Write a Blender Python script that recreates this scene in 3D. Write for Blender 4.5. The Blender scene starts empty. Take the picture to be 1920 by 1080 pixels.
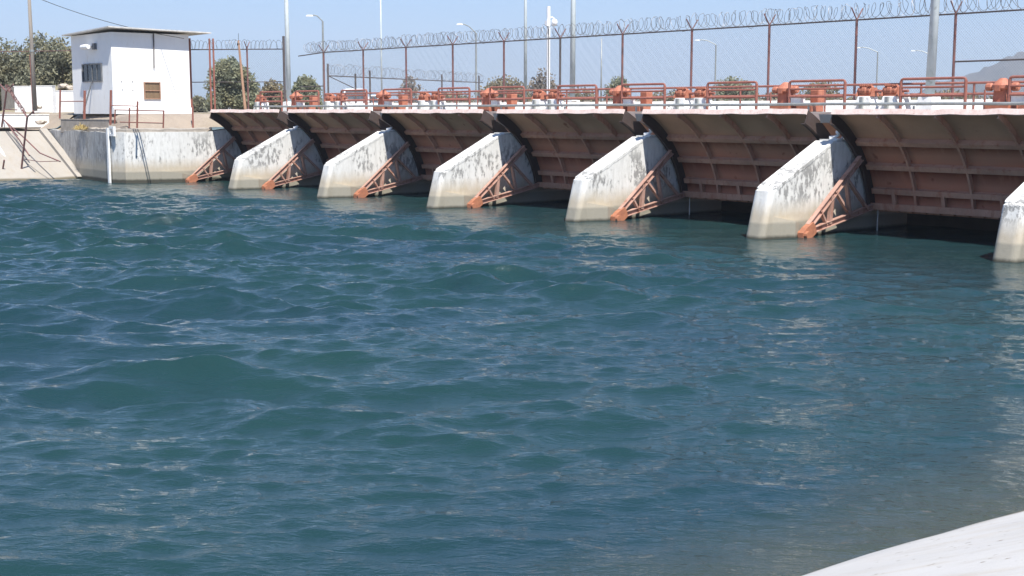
import bpy, math, random
import numpy as np
from mathutils import Vector, Matrix
R = math.radians
rnd = random.Random(7)
scene = bpy.context.scene
COL = scene.collection

# ------------------------------------------------------------------ camera
F = 2500.0
PITCH = math.atan((540 - 206) / F)
TH = math.atan((960 + 1157) * math.cos(PITCH) / F)
CAM = Vector((57.832, -30.635, 3.774))
_a = math.pi - TH
_H = Vector((math.cos(_a), math.sin(_a), 0)); RT = Vector((math.sin(_a), -math.cos(_a), 0))
FW = _H * math.cos(PITCH) - Vector((0, 0, math.sin(PITCH)))
UP = _H * math.sin(PITCH) + Vector((0, 0, math.cos(PITCH)))
cd = bpy.data.cameras.new('camera'); cam = bpy.data.objects.new('camera', cd); COL.objects.link(cam)
m3 = Matrix((RT, UP, -FW)).transposed()
cam.matrix_world = Matrix.Translation(CAM) @ m3.to_4x4()
cd.sensor_width = 36; cd.lens = F / 1920 * 36; cd.clip_start = 0.1; cd.clip_end = 20000
scene.camera = cam

def at(x, y, axis, val):
    """survey helper: point of the photograph on the plane axis = val (metres)"""
    r = FW * F + RT * (x - 960) - UP * (y - 540)
    t = (val - CAM[axis]) / r[axis]
    return CAM + r * t
def far(x, y, d):
    """survey helper: point at a horizontal distance d"""
    r = FW * F + RT * (x - 960) - UP * (y - 540)
    return CAM + r * (d / math.hypot(r.x, r.y))

# ------------------------------------------------------------------ materials
def newmat(name):
    m = bpy.data.materials.new(name); m.use_nodes = True
    nt = m.node_tree; b = nt.nodes['Principled BSDF']
    return m, nt, b
def nd(nt, t, **k):
    n = nt.nodes.new(t)
    for a, v in k.items(): setattr(n, a, v)
    return n
def noise(nt, vec, scale, detail=4, rough=.55):
    n = nd(nt, 'ShaderNodeTexNoise'); n.inputs['Scale'].default_value = scale
    n.inputs['Detail'].default_value = detail; n.inputs['Roughness'].default_value = rough
    if vec is not None: nt.links.new(vec, n.inputs['Vector'])
    return n.outputs['Fac']
def mapping(nt, vec, sc, loc=(0, 0, 0), rot=(0, 0, 0)):
    n = nd(nt, 'ShaderNodeMapping'); n.inputs['Scale'].default_value = sc
    n.inputs['Location'].default_value = loc; n.inputs['Rotation'].default_value = rot
    nt.links.new(vec, n.inputs['Vector']); return n.outputs['Vector']
def ramp(nt, fac, a, b, va=0., vb=1.):
    n = nd(nt, 'ShaderNodeMapRange'); n.inputs['From Min'].default_value = a; n.inputs['From Max'].default_value = b
    n.inputs['To Min'].default_value = va; n.inputs['To Max'].default_value = vb
    nt.links.new(fac, n.inputs['Value']); return n.outputs['Result']
def mth(nt, op, a, b=None):
    n = nd(nt, 'ShaderNodeMath', operation=op)
    for i, v in enumerate((a, b)):
        if v is None: continue
        if isinstance(v, (int, float)): n.inputs[i].default_value = v
        else: nt.links.new(v, n.inputs[i])
    return n.outputs[0]
def mix(nt, fac, a, b):
    n = nd(nt, 'ShaderNodeMix', data_type='RGBA')
    if isinstance(fac, (int, float)): n.inputs[0].default_value = fac
    else: nt.links.new(fac, n.inputs[0])
    for i, v in ((6, a), (7, b)):
        if isinstance(v, tuple): n.inputs[i].default_value = (*v, 1)
        else: nt.links.new(v, n.inputs[i])
    return n.outputs[2]
def bump(nt, b, h, strength=.3, dist=.02):
    n = nd(nt, 'ShaderNodeBump'); n.inputs['Strength'].default_value = strength; n.inputs['Distance'].default_value = dist
    nt.links.new(h, n.inputs['Height']); nt.links.new(n.outputs[0], b.inputs['Normal'])
def pos(nt): return nd(nt, 'ShaderNodeNewGeometry').outputs['Position']
def zof(nt, p):
    s = nd(nt, 'ShaderNodeSeparateXYZ'); nt.links.new(p, s.inputs[0]); return s.outputs

def simple(name, c1, c2=None, scale=3., rough=.7, metal=0., bmp=.15, stretch=(1, 1, 1), lo=.35, hi=.65, c3=None, spec=.4):
    m, nt, b = newmat(name); p = mapping(nt, pos(nt), stretch)
    f = ramp(nt, noise(nt, p, scale, 6, .6), lo, hi)
    col = mix(nt, f, c1, c2 or tuple(v * .7 for v in c1))
    if c3:
        f3 = ramp(nt, noise(nt, p, scale * 2.7, 6, .7), .58, .68)
        col = mix(nt, f3, col, c3)
    nt.links.new(col, b.inputs['Base Color'])
    b.inputs['Roughness'].default_value = rough; b.inputs['Metallic'].default_value = metal
    b.inputs['Specular IOR Level'].default_value = spec
    if bmp: bump(nt, b, noise(nt, p, scale * 6, 5, .6), bmp, .02)
    return m

def concrete_white(name, peel_amt=.0, dirt=0., hs=0., grime_x=None):
    """old white limewash over grey concrete: peeled streaky patches, tide stains near the water"""
    m, nt, b = newmat(name); p = pos(nt); z = zof(nt, p)[2]
    ps = mapping(nt, p, (1, 1, .45))
    big = noise(nt, ps, .9, 3); med = noise(nt, ps, 7.5, 9, .74); fine = noise(nt, p, 22, 6, .65)
    band = mth(nt, 'MULTIPLY', ramp(nt, z, .75, 1.25), ramp(nt, z, 2.75, 2.0))
    pm = mth(nt, 'ADD', mth(nt, 'MULTIPLY', big, .55), mth(nt, 'MULTIPLY', med, .75))
    peel = mth(nt, 'MULTIPLY', ramp(nt, pm, .712 - peel_amt, .735 - peel_amt), band)
    white = mix(nt, ramp(nt, med, .35, .7), (.64, .635, .61), (.52, .515, .49))
    white = mix(nt, mth(nt, 'MULTIPLY', ramp(nt, noise(nt, mapping(nt, p, (3, 3, .35)), 2.2, 5, .6), .5, .72), .35 + dirt), white, (.33, .32, .30))
    col = mix(nt, mth(nt, 'MULTIPLY', peel, .85), white, mix(nt, fine, (.27, .265, .255), (.14, .14, .135)))
    if grime_x is not None:
        gm = mth(nt, 'MULTIPLY', ramp(nt, zof(nt, p)[0], grime_x, grime_x - .5), ramp(nt, noise(nt, mapping(nt, p, (3.5, 3.5, .5)), 2.0, 6, .7), .34, .58, .15, .85))
        col = mix(nt, mth(nt, 'MULTIPLY', gm, ramp(nt, z, .35, 1.0)), col, (.23, .225, .215))
    if hs: z = mth(nt, 'SUBTRACT', z, hs)
    zj = mth(nt, 'ADD', z, mth(nt, 'MULTIPLY', mth(nt, 'SUBTRACT', noise(nt, mapping(nt, p, (1, 1, .3)), 3.0, 6, .65), .5), .5))
    col = mix(nt, mth(nt, 'MULTIPLY', ramp(nt, zj, 1.15, .65), .85), col, mix(nt, med, (.47, .41, .31), (.35, .285, .195)))
    zk = mth(nt, 'ADD', z, mth(nt, 'MULTIPLY', mth(nt, 'SUBTRACT', med, .5), .12))
    col = mix(nt, mth(nt, 'MULTIPLY', ramp(nt, zk, .50, .42), .72), col, mix(nt, fine, (.26, .25, .205), (.165, .16, .13)))
    col = mix(nt, ramp(nt, zk, .12, .02), col, (.05, .048, .035))
    nt.links.new(col, b.inputs['Base Color']); b.inputs['Roughness'].default_value = .9
    h = mth(nt, 'SUBTRACT', mth(nt, 'ADD', med, mth(nt, 'MULTIPLY', fine, .5)), mth(nt, 'MULTIPLY', peel, .5))
    bump(nt, b, h, .5, .02)
    return m
def gate_paint(name, base, rust):
    m, nt, b = newmat(name); p = pos(nt)
    a = noise(nt, mapping(nt, p, (1, 1, 1)), 1.1, 5, .6); c = noise(nt, mapping(nt, p, (1.2, 1.2, .25)), 4, 6, .65)
    f = noise(nt, p, 14, 6, .7)
    col = mix(nt, ramp(nt, a, .35, .7), base, tuple(v * .72 for v in base))
    col = mix(nt, mth(nt, 'MULTIPLY', ramp(nt, c, .52, .66), .8), col, rust)
    col = mix(nt, mth(nt, 'MULTIPLY', ramp(nt, f, .6, .72), .5), col, tuple(min(1, v * 1.5) for v in base))
    nt.links.new(col, b.inputs['Base Color']); b.inputs['Roughness'].default_value = .65
    bump(nt, b, f, .25, .01)
    return m

def gate_skin(name):
    m, nt, b = newmat(name); p = pos(nt); q = zof(nt, p)
    ang = mth(nt, 'MULTIPLY', mth(nt, 'ARCTAN2', mth(nt, 'SUBTRACT', q[2], .10), mth(nt, 'SUBTRACT', q[1], 1.55)), 57.2958)
    a = noise(nt, p, .9, 5, .6); c = noise(nt, mapping(nt, p, (1.6, .5, .5)), 2.2, 6, .65); f = noise(nt, p, 14, 6, .7)
    col = mix(nt, ramp(nt, ang, 30, 50), (.50, .195, .115), (.52, .315, .20))
    col = mix(nt, ramp(nt, a, .35, .7, 0, .5), col, (.36, .20, .13))
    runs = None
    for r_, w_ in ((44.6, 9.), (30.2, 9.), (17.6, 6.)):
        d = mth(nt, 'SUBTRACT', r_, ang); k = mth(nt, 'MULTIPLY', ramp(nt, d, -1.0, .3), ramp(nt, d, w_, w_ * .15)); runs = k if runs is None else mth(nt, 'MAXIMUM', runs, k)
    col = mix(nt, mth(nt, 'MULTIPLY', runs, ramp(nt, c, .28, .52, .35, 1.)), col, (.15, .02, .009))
    spot = ramp(nt, noise(nt, p, 1.7, 3, .5), .66, .72)
    col = mix(nt, mth(nt, 'MULTIPLY', spot, .8), col, (.20, .045, .02))
    nt.links.new(col, b.inputs['Base Color']); b.inputs['Roughness'].default_value = .6
    bump(nt, b, f, .2, .01); return m
M = {}
M['pier'] = concrete_white('pier_limewash', .022)
M['abut'] = concrete_white('abutment_limewash', .03, .25, .12, -8.9)
M['skin'] = gate_skin('gate_skin_paint')
M['endp_shade'] = gate_paint('gate_end_plate_shade_paint', (.065, .045, .038), (.055, .026, .02))  # shade on the end plates is put into this darker colour
M['rib'] = gate_paint('gate_rib_paint', (.58, .32, .215), (.42, .16, .09))
M['arm'] = gate_paint('gate_arm_paint', (.43, .26, .205), (.22, .085, .05))
M['hub'] = simple('hub_rust_paint', (.40, .16, .085), (.30, .12, .07), 6, .7, c3=(.2, .08, .05))
M['flange'] = simple('top_flange_paint', (.70, .58, .53), (.60, .45, .40), 5, .6, c3=(.42, .26, .21))
M['orange'] = simple('orange_machine_paint', (.42, .165, .10), (.34, .12, .075), 7, .6, c3=(.24, .10, .07))
M['rail'] = simple('rust_red_rail_paint', (.30, .115, .085), (.22, .085, .065), 9, .55, c3=(.45, .22, .15))
M['galv'] = simple('galvanised_pipe', (.34, .36, .35), (.25, .27, .27), 5, .5, .4)
M['pole'] = simple('pale_green_pole_paint', (.50, .55, .56), (.41, .46, .465), 2, .5, c3=(.30, .33, .31))
M['wire'] = simple('fence_wire', (.16, .16, .17), (.10, .10, .11), 9, .5, .6)
M['razor'] = simple('razor_wire', (.20, .20, .21), (.12, .12, .125), 9, .5, .5)
M['post'] = simple('fence_post_rust', (.20, .085, .075), (.12, .07, .07), 5, .65, c3=(.28, .13, .10))
M['post_dark'] = simple('fence_post_dark', (.10, .085, .085), (.07, .06, .06), 5, .65)
M['wet_shade'] = simple('shade_dark_wet_concrete', (.05, .05, .042), (.035, .036, .03), 2, .8)  # wet concrete darkened so the shade behind the gates is in its colour
M['white'] = simple('white_wash', (.78, .78, .76), (.66, .66, .64), 3, .85, c3=(.5, .49, .46))
M['parapet'] = simple('parapet_whitewash', (.80, .80, .78), (.70, .70, .68), 2, .85, c3=(.58, .57, .54))
M['deck'] = simple('deck_concrete', (.40, .38, .36), (.32, .30, .28), 2, .9)
M['house'] = simple('house_limewash', (.80, .80, .78), (.74, .74, .73), 1.2, .9, stretch=(1, 1, .4), c3=(.70, .68, .64))
M['roof'] = simple('roof_slab_concrete', (.58, .57, .54), (.44, .43, .41), 4, .9, c3=(.22, .21, .2))
M['glass'] = simple('dark_window', (.03, .04, .05), (.05, .06, .07), 2, .15, bmp=0)
M['woodpanel'] = simple('brown_board', (.21, .14, .08), (.15, .10, .06), 4, .7, stretch=(1, 1, .2))
M['wframe'] = simple('window_frame_grey', (.15, .155, .165), (.11, .115, .12), 4, .5)
M['wood'] = simple('weathered_timber', (.30, .27, .235), (.21, .185, .16), 5, .85, stretch=(1, 1, .1))
M['timber_tan'] = simple('tan_timber', (.36, .22, .145), (.25, .14, .09), 5, .8, stretch=(1, 1, .15))
M['kerb'] = simple('grey_old_kerb', (.33, .295, .255), (.24, .215, .185), 3, .95, c3=(.42, .38, .33))
M['straw'] = simple('dry_straw', (.50, .38, .14), (.36, .27, .12), 14, .95)
M['lamp'] = simple('lamp_housing', (.62, .64, .65), (.5, .52, .53), 4, .4)
M['camwhite'] = simple('white_plastic', (.80, .80, .80), (.74, .74, .74), 4, .4)
M['black'] = simple('black_rubber', (.025, .025, .025), (.04, .04, .04), 6, .7)
M['carwhite'] = simple('white_car_paint', (.80, .80, .80), (.76, .76, .77), 2, .25, bmp=0)
M['carsilver'] = simple('silver_car_paint', (.50, .52, .54), (.44, .46, .48), 2, .3, .3, bmp=0)
M['carglass'] = simple('car_glass', (.04, .05, .06), (.06, .07, .08), 2, .08, bmp=0)
M['rope'] = simple('pale_rope', (.62, .60, .55), (.5, .48, .44), 20, .9)
M['bark'] = simple('tree_bark', (.13, .10, .075), (.08, .06, .045), 8, .95)
M['stone'] = simple('pale_stone', (.46, .40, .33), (.34, .29, .24), 5, .95)

def leafmat(name, c):
    m, nt, b = newmat(name)
    oi = nd(nt, 'ShaderNodeNewGeometry').outputs['Random Per Island']
    big = noise(nt, pos(nt), .6, 3)
    col = mix(nt, oi, tuple(v * .6 for v in c), tuple(v * 1.45 for v in c))
    col = mix(nt, ramp(nt, big, .45, .7), col, tuple(v * w for v, w in zip(c, (1.25, 1.1, .9))))
    nt.nodes.remove(b); o_ = nt.nodes['Material Output']; df = nd(nt, 'ShaderNodeBsdfDiffuse'); tr = nd(nt, 'ShaderNodeBsdfTranslucent'); ms = nd(nt, 'ShaderNodeMixShader')
    nt.links.new(col, df.inputs[0]); nt.links.new(col, tr.inputs[0]); ms.inputs[0].default_value = .42
    nt.links.new(df.outputs[0], ms.inputs[1]); nt.links.new(tr.outputs[0], ms.inputs[2]); nt.links.new(ms.outputs[0], o_.inputs[0])
    return m
M['leaf_a'] = leafmat('leaf_olive', (.24, .245, .18))
M['leaf_b'] = leafmat('leaf_grey_green', (.25, .27, .195))
M['leaf_c'] = leafmat('leaf_dusty', (.25, .225, .155))
M['leaf_d'] = leafmat('leaf_dry_grey', (.26, .235, .205))

def soil():
    m, nt, b = newmat('dry_ground'); p = pos(nt)
    a = noise(nt, p, .5, 6, .6); f = noise(nt, p, 9, 6, .65); g = noise(nt, p, .05, 4)
    col = mix(nt, ramp(nt, a, .35, .65), (.29, .24, .19), (.22, .18, .145))
    col = mix(nt, mth(nt, 'MULTIPLY', ramp(nt, f, .55, .7), .6), col, (.34, .29, .24))
    col = mix(nt, ramp(nt, g, .45, .6), col, (.24, .21, .13))
    nt.links.new(col, b.inputs['Base Color']); b.inputs['Roughness'].default_value = .95
    bump(nt, b, f, .7, .06); return m
M['soil'] = soil()
def lining(name, c):
    m, nt, b = newmat(name); p = pos(nt); z = zof(nt, p)[2]
    a = noise(nt, p, .8, 6, .6); f = noise(nt, p, 30, 6, .7); w = noise(nt, mapping(nt, p, (.6, 2.5, 1)), 1.5, 6, .65)
    spk = noise(nt, p, 11, 3, .5)
    col = mix(nt, ramp(nt, a, .3, .7), c, tuple(v * .86 for v in c))
    col = mix(nt, mth(nt, 'MULTIPLY', ramp(nt, w, .5, .7), .5), col, tuple(v * u for v, u in zip(c, (.86, .78, .66))))
    col = mix(nt, ramp(nt, spk, .685, .71), col, (.20, .17, .14))
    col = mix(nt, ramp(nt, noise(nt, mapping(nt, p, (1.2, 3, 1)), 1.1, 7, .7), .53, .66, 0, .35), col, (.33, .29, .24))
    zk = mth(nt, 'ADD', z, mth(nt, 'MULTIPLY', mth(nt, 'SUBTRACT', a, .5), .14))
    col = mix(nt, ramp(nt, zk, .15, .07), col, (.10, .085, .055))
    nt.links.new(col, b.inputs['Base Color']); b.inputs['Roughness'].default_value = .92
    bump(nt, b, mth(nt, 'ADD', f, mth(nt, 'MULTIPLY', a, 2.)), .35, .012); return m
M['lining'] = lining('canal_lining_left', (.315, .29, .255))
M['bank'] = lining('canal_lining_near', (.47, .46, .445))
def hillmat():
    m, nt, b = newmat('scrub_hill'); p = pos(nt)
    a = noise(nt, p, .012, 8, .65); g = noise(nt, p, .05, 6, .7)
    col = mix(nt, ramp(nt, a, .35, .65), (.10, .088, .080), (.055, .056, .05))
    col = mix(nt, mth(nt, 'MULTIPLY', ramp(nt, g, .5, .65), .6), col, (.05, .055, .045))
    nt.links.new(col, b.inputs['Base Color']); b.inputs['Roughness'].default_value = 1.
    return m
M['hill'] = hillmat()

def watermat():
    m, nt, b = newmat('canal_water'); p = pos(nt); s = zof(nt, p)
    big = noise(nt, p, .12, 3)
    deep = mix(nt, ramp(nt, big, .35, .65), (.0095, .030, .037), (.011, .035, .035))
    # silty shallows over the near bank's slope
    yy = mth(nt, 'MULTIPLY', mth(nt, 'ADD', s[1], 22.), .0)
    xx = mth(nt, 'ADD', mth(nt, 'ADD', s[0], yy), mth(nt, 'MULTIPLY', mth(nt, 'SUBTRACT', noise(nt, p, .8, 4), .5), 1.2))
    col = mix(nt, ramp(nt, xx, 49.7, 51.9), deep, (.050, .054, .034))
    nt.links.new(col, b.inputs['Base Color'])
    b.inputs['Roughness'].default_value = .03; b.inputs['IOR'].default_value = 1.333
    b.inputs['Specular IOR Level'].default_value = .5
    ra = mapping(nt, p, (1, 1, 1), rot=(0, 0, R(-46))); rb = mapping(nt, p, (1, 1, 1), rot=(0, 0, R(-60)))
    n1 = noise(nt, mapping(nt, ra, (.42, 1, 1)), 5.5, 5, .62); n2 = noise(nt, mapping(nt, rb, (.5, 1, 1)), 17, 4, .6)
    h = mth(nt, 'ADD', n1, mth(nt, 'MULTIPLY', n2, .22))
    bump(nt, b, h, .80, .045)
    return m
M['water'] = watermat()

# ------------------------------------------------------------------ mesh helpers
class MB:
    def __init__(s): s.v = []; s.f = []
    def add(s, vs, fs):
        o = len(s.v); s.v += [tuple(q) for q in vs]; s.f += [tuple(i + o for i in f) for f in fs]; return s
    def box(s, c, sz, rz=0.):
        x, y, z = (k / 2 for k in sz); cs, sn = math.cos(rz), math.sin(rz); vs = []
        for dz in (-z, z):
            for dx, dy in ((-x, -y), (x, -y), (x, y), (-x, y)):
                vs.append((c[0] + dx * cs - dy * sn, c[1] + dx * sn + dy * cs, c[2] + dz))
        return s.add(vs, [(3, 2, 1, 0), (4, 5, 6, 7), (0, 1, 5, 4), (1, 2, 6, 5), (2, 3, 7, 6), (3, 0, 4, 7)])
    def frustum(s, c, b, t, h, rz=0.):
        cs, sn = math.cos(rz), math.sin(rz); vs = []
        for (w, d), z in ((b, 0), (t, h)):
            for dx, dy in ((-w / 2, -d / 2), (w / 2, -d / 2), (w / 2, d / 2), (-w / 2, d / 2)):
                vs.append((c[0] + dx * cs - dy * sn, c[1] + dx * sn + dy * cs, c[2] + z))
        return s.add(vs, [(3, 2, 1, 0), (4, 5, 6, 7), (0, 1, 5, 4), (1, 2, 6, 5), (2, 3, 7, 6), (3, 0, 4, 7)])
    def beam(s, p, q, w, h, side=None):
        """rectangular bar p->q, w along `side`, h across"""
        p, q = Vector(p), Vector(q); d = (q - p).normalized()
        a = Vector(side) if side else (Vector((0, 0, 1)).cross(d) if abs(d.z) < .95 else Vector((1, 0, 0)))
        a = (a - d * a.dot(d)).normalized(); b = d.cross(a)
        vs = [o + a * i * w / 2 + b * j * h / 2 for o in (p, q) for i, j in ((-1, -1), (1, -1), (1, 1), (-1, 1))]
        return s.add(vs, [(3, 2, 1, 0), (4, 5, 6, 7), (0, 1, 5, 4), (1, 2, 6, 5), (2, 3, 7, 6), (3, 0, 4, 7)])
    def ibeam(s, p, q, width, depth, t=.03, side=(1, 0, 0)):
        p, q = Vector(p), Vector(q); d = (q - p).normalized(); a = Vector(side); b = d.cross(a).normalized()
        for k in (-1, 1): s.beam(p + b * k * (depth - t) / 2, q + b * k * (depth - t) / 2, width, t, side)
        s.beam(p, q, t, depth - 2 * t - .004, side); return s
    def tube(s, pts, r, n=8, cap=True, r2=None):
        pts = [Vector(p) for p in pts]; N = len(pts); o = len(s.v); prev = None
        for i, p in enumerate(pts):
            d = (pts[min(i + 1, N - 1)] - pts[max(i - 1, 0)]).normalized()
            if prev is None: a = d.orthogonal().normalized()
            else: a = (prev - d * prev.dot(d)).normalized()
            prev = a; b = d.cross(a); rr = r if r2 is None else r + (r2 - r) * i / (N - 1)
            for k in range(n):
                w = 2 * math.pi * k / n; s.v.append(tuple(p + a * math.cos(w) * rr + b * math.sin(w) * rr))
        for i in range(N - 1):
            for k in range(n):
                k2 = (k + 1) % n; s.f.append((o + i * n + k, o + i * n + k2, o + (i + 1) * n + k2, o + (i + 1) * n + k))
        if cap: s.f.append(tuple(o + k for k in range(n))[::-1]); s.f.append(tuple(o + (N - 1) * n + k for k in range(n)))
        return s
    def prism(s, poly, x0, x1):
        """(y,z) outline extruded along X"""
        n = len(poly); vs = [(x0, y, z) for y, z in poly] + [(x1, y, z) for y, z in poly]
        return s.add(vs, [tuple(range(n))[::-1], tuple(range(n, 2 * n))] + [(i, (i + 1) % n, n + (i + 1) % n, n + i) for i in range(n)])
    def zprism(s, poly, z0, z1):
        n = len(poly); vs = [(x, y, z0) for x, y in poly] + [(x, y, z1) for x, y in poly]
        return s.add(vs, [tuple(range(n))[::-1], tuple(range(n, 2 * n))] + [(i, (i + 1) % n, n + (i + 1) % n, n + i) for i in range(n)])
    def arc(s, ty, tz, r0, r1, a0, a1, x0, x1, n=18):
        """curved plate: annulus sector in the YZ plane round (ty,tz), from x0 to x1"""
        o = len(s.v)
        for i in range(n + 1):
            a = R(a0 + (a1 - a0) * i / n); c, sn = math.cos(a), math.sin(a)
            for x, r in ((x0, r0), (x1, r0), (x1, r1), (x0, r1)): s.v.append((x, ty + r * c, tz + r * sn))
        for i in range(n):
            for k in range(4):
                k2 = (k + 1) % 4; s.f.append((o + i * 4 + k, o + i * 4 + k2, o + i * 4 + 4 + k2, o + i * 4 + 4 + k))
        s.f.append((o, o + 3, o + 2, o + 1)); e = o + n * 4; s.f.append((e, e + 1, e + 2, e + 3)); return s
    def lathe(s, c, prof, n=14, axis=2):
        o = len(s.v)
        for r, h in prof:
            for k in range(n):
                w = 2 * math.pi * k / n; q = [0, 0, 0]
                q[axis] = h; q[(axis + 1) % 3] = r * math.cos(w); q[(axis + 2) % 3] = r * math.sin(w)
                s.v.append((c[0] + q[0], c[1] + q[1], c[2] + q[2]))
        for i in range(len(prof) - 1):
            for k in range(n):
                k2 = (k + 1) % n; s.f.append((o + i * n + k, o + i * n + k2, o + (i + 1) * n + k2, o + (i + 1) * n + k))
        s.f.append(tuple(o + k for k in range(n))[::-1]); e = o + (len(prof) - 1) * n; s.f.append(tuple(e + k for k in range(n)))
        return s
    def build(s, name, mat, parent=None, smooth=False, origin=None, bevel=0., recalc=True):
        import bmesh
        me = bpy.data.meshes.new(name); v = s.v
        if origin is not None: v = [(a - origin[0], b - origin[1], c - origin[2]) for a, b, c in v]
        me.from_pydata(v, [], s.f)
        if recalc:
            bm = bmesh.new(); bm.from_mesh(me); bmesh.ops.recalc_face_normals(bm, faces=bm.faces); bm.to_mesh(me); bm.free()
        me.materials.append(mat)
        if smooth: me.polygons.foreach_set('use_smooth', [True] * len(me.polygons))
        o = bpy.data.objects.new(name, me); COL.objects.link(o)
        if origin is not None: o.location = origin
        if bevel:
            mod = o.modifiers.new('edge', 'BEVEL'); mod.width = bevel; mod.segments = 2; mod.limit_method = 'ANGLE'
        if parent is not None: o.parent = parent
        return o
def tag(o, label=None, cat=None, group=None, kind=None):
    for k, v in (('label', label), ('category', cat), ('group', group), ('kind', kind)):
        if v: o[k] = v
    return o
def empty(name, loc, label, cat, group=None):
    o = bpy.data.objects.new(name, None); COL.objects.link(o); o.location = loc; o.empty_display_size = .2
    return tag(o, label, cat, group)
def kids(o): return [c for c in ALL if c.parent == o]
def copy_tree(o, loc, label):
    """a thing and each of its parts; copies share mesh data"""
    def rec(a, par):
        c = a.copy(); COL.objects.link(c); c.parent = par
        for ch in list(a.children): rec(ch, c)
        return c
    r = rec(o, None); r.location = loc
    r['label'] = label; return r

# ------------------------------------------------------------------ light
SUN = Vector((.54, -.18, 1.0)).normalized()
EL = math.asin(SUN.z); AZ = math.atan2(SUN.x, SUN.y)
w = bpy.data.worlds.new('World'); scene.world = w; w.use_nodes = True
nt = w.node_tree; bg = nt.nodes['Background']
sky = nt.nodes.new('ShaderNodeTexSky'); sky.sky_type = 'NISHITA'; sky.sun_disc = False
sky.sun_elevation = EL; sky.sun_rotation = AZ; sky.altitude = 200; sky.air_density = 1.0; sky.dust_density = .9; sky.ozone_density = 4.0
tc = nd(nt, 'ShaderNodeTexCoord'); sz = zof(nt, tc.outputs['Generated'])[2]
skc = nd(nt, 'ShaderNodeMix', data_type='RGBA', blend_type='MULTIPLY'); skc.inputs[0].default_value = 1
nt.links.new(sky.outputs[0], skc.inputs[6]); skc.inputs[7].default_value = (1.0, 1.28, 1.63, 1)
nt.links.new(skc.outputs[2], bg.inputs[0]); bg.inputs[1].default_value = .052
ld = bpy.data.lights.new('sun', 'SUN'); ld.energy = 4.8; ld.angle = R(.53); ld.color = (1., .955, .88)
lo = bpy.data.objects.new('sun', ld); COL.objects.link(lo); lo.rotation_euler = (-SUN).to_track_quat('-Z', 'Y').to_euler()
scene.view_settings.view_transform = 'Standard'; scene.view_settings.look = 'None'
scene.view_settings.exposure = 1.0; scene.view_settings.gamma = 1

# ------------------------------------------------------------------ water
def build_water():
    N = 1024; dx = .075; L = N * dx
    rg = np.random.default_rng(11)
    k1 = np.fft.fftfreq(N, dx) * 2 * np.pi
    KX, KY = np.meshgrid(k1, k1, indexing='ij'); K = np.hypot(KX, KY); K[0, 0] = 1
    def field(kp, klo, khi, p, wd, spread, rms):
        ang = np.arctan2(KY, KX) - wd
        S = K ** (-p) * np.exp(-1.25 * (kp / K) ** 4) * (np.abs(np.cos(ang)) ** spread + .04) / K
        S = np.where((K > klo) & (K < khi), S, 0); S[0, 0] = 0
        g = rg.normal(size=(N, N)) + 1j * rg.normal(size=(N, N))
        Fh = g * np.sqrt(S); h = np.fft.ifft2(Fh).real
        sc = rms / h.std(); 
        gx = np.fft.ifft2(Fh * 1j * KX / K).real * sc; gy = np.fft.ifft2(Fh * 1j * KY / K).real * sc
        return h * sc, gx, gy
    wd = R(136)                                            # wind waves run from the gates down the canal
    h1, cx1, cy1 = field(2 * np.pi / 3.9, .7, 8, 3.2, wd, 4, .098)
    h2, cx2, cy2 = field(2 * np.pi / 1.1, 3, 40, 2.75, wd + .15, 4, .0175)
    x0, y0 = -22., -44.
    ix = np.arange(0, int((54.6 - x0) / dx)); iy = np.arange(0, int((8.0 - y0) / dx))
    X = x0 + ix * dx; Y = y0 + iy * dx
    XX, YY = np.meshgrid(X, Y, indexing='ij')
    def sl(a): return a[np.ix_(ix % N, iy % N)]
    def sstep(v, a, b):
        t = np.clip((v - a) / (b - a), 0, 1); return t * t * (3 - 2 * t)
    shore = 51.5 - XX
    amp = (.16 + .84 * sstep(shore, .5, 13)) * (.10 + .90 * sstep(-YY, -1.0, 12)) * (1 - .35 * sstep(XX - YY * .35, 30, 46))
    gust = .75 + .5 * (sl(field(.35, .1, 1.0, 2.5, wd, 1, .5)[0]) * .5 + .5)
    env = np.clip(1 + .42 * sl(field(.45, .12, 1.3, 2.2, wd, 2, 1.0)[0]), .35, 2.0); amp = amp * env
    amp2 = (.40 + .60 * sstep(shore, .0, 8)) * (.24 + .76 * sstep(-YY, -1., 9)) * gust
    calm = 1 - .18 * sstep(XX - YY * .3, 26, 44) * sstep(-YY, -2, 3); amp2 = amp2 * calm
    ch = .85
    Z = sl(h1) * amp + sl(h2) * amp2
    DX = ch * (sl(cx1) * amp + sl(cx2) * amp2); DY = ch * (sl(cy1) * amp + sl(cy2) * amp2)
    nx, ny = len(X), len(Y)
    co = np.empty((nx, ny, 3), np.float32); co[..., 0] = XX + DX; co[..., 1] = YY + DY; co[..., 2] = Z
    idx = np.arange(nx * ny).reshape(nx, ny)
    q = np.stack([idx[:-1, :-1], idx[1:, :-1], idx[1:, 1:], idx[:-1, 1:]], -1).reshape(-1, 4)
    me = bpy.data.meshes.new('water'); me.vertices.add(nx * ny); me.vertices.foreach_set('co', co.ravel())
    me.loops.add(q.size); me.loops.foreach_set('vertex_index', q.ravel().astype(np.int32))
    me.polygons.add(len(q)); me.polygons.foreach_set('loop_start', np.arange(0, q.size, 4, dtype=np.int32))
    me.polygons.foreach_set('use_smooth', np.ones(len(q), bool))
    me.update(calc_edges=True); me.materials.append(M['water'])
    o = bpy.data.objects.new('water', me); COL.objects.link(o); tag(o, kind='structure')
build_water()
b = MB(); b.box((16, -24, -2.6), (82, 66, .2)); tag(b.build('canal_bed', M['lining']), kind='structure')

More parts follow.
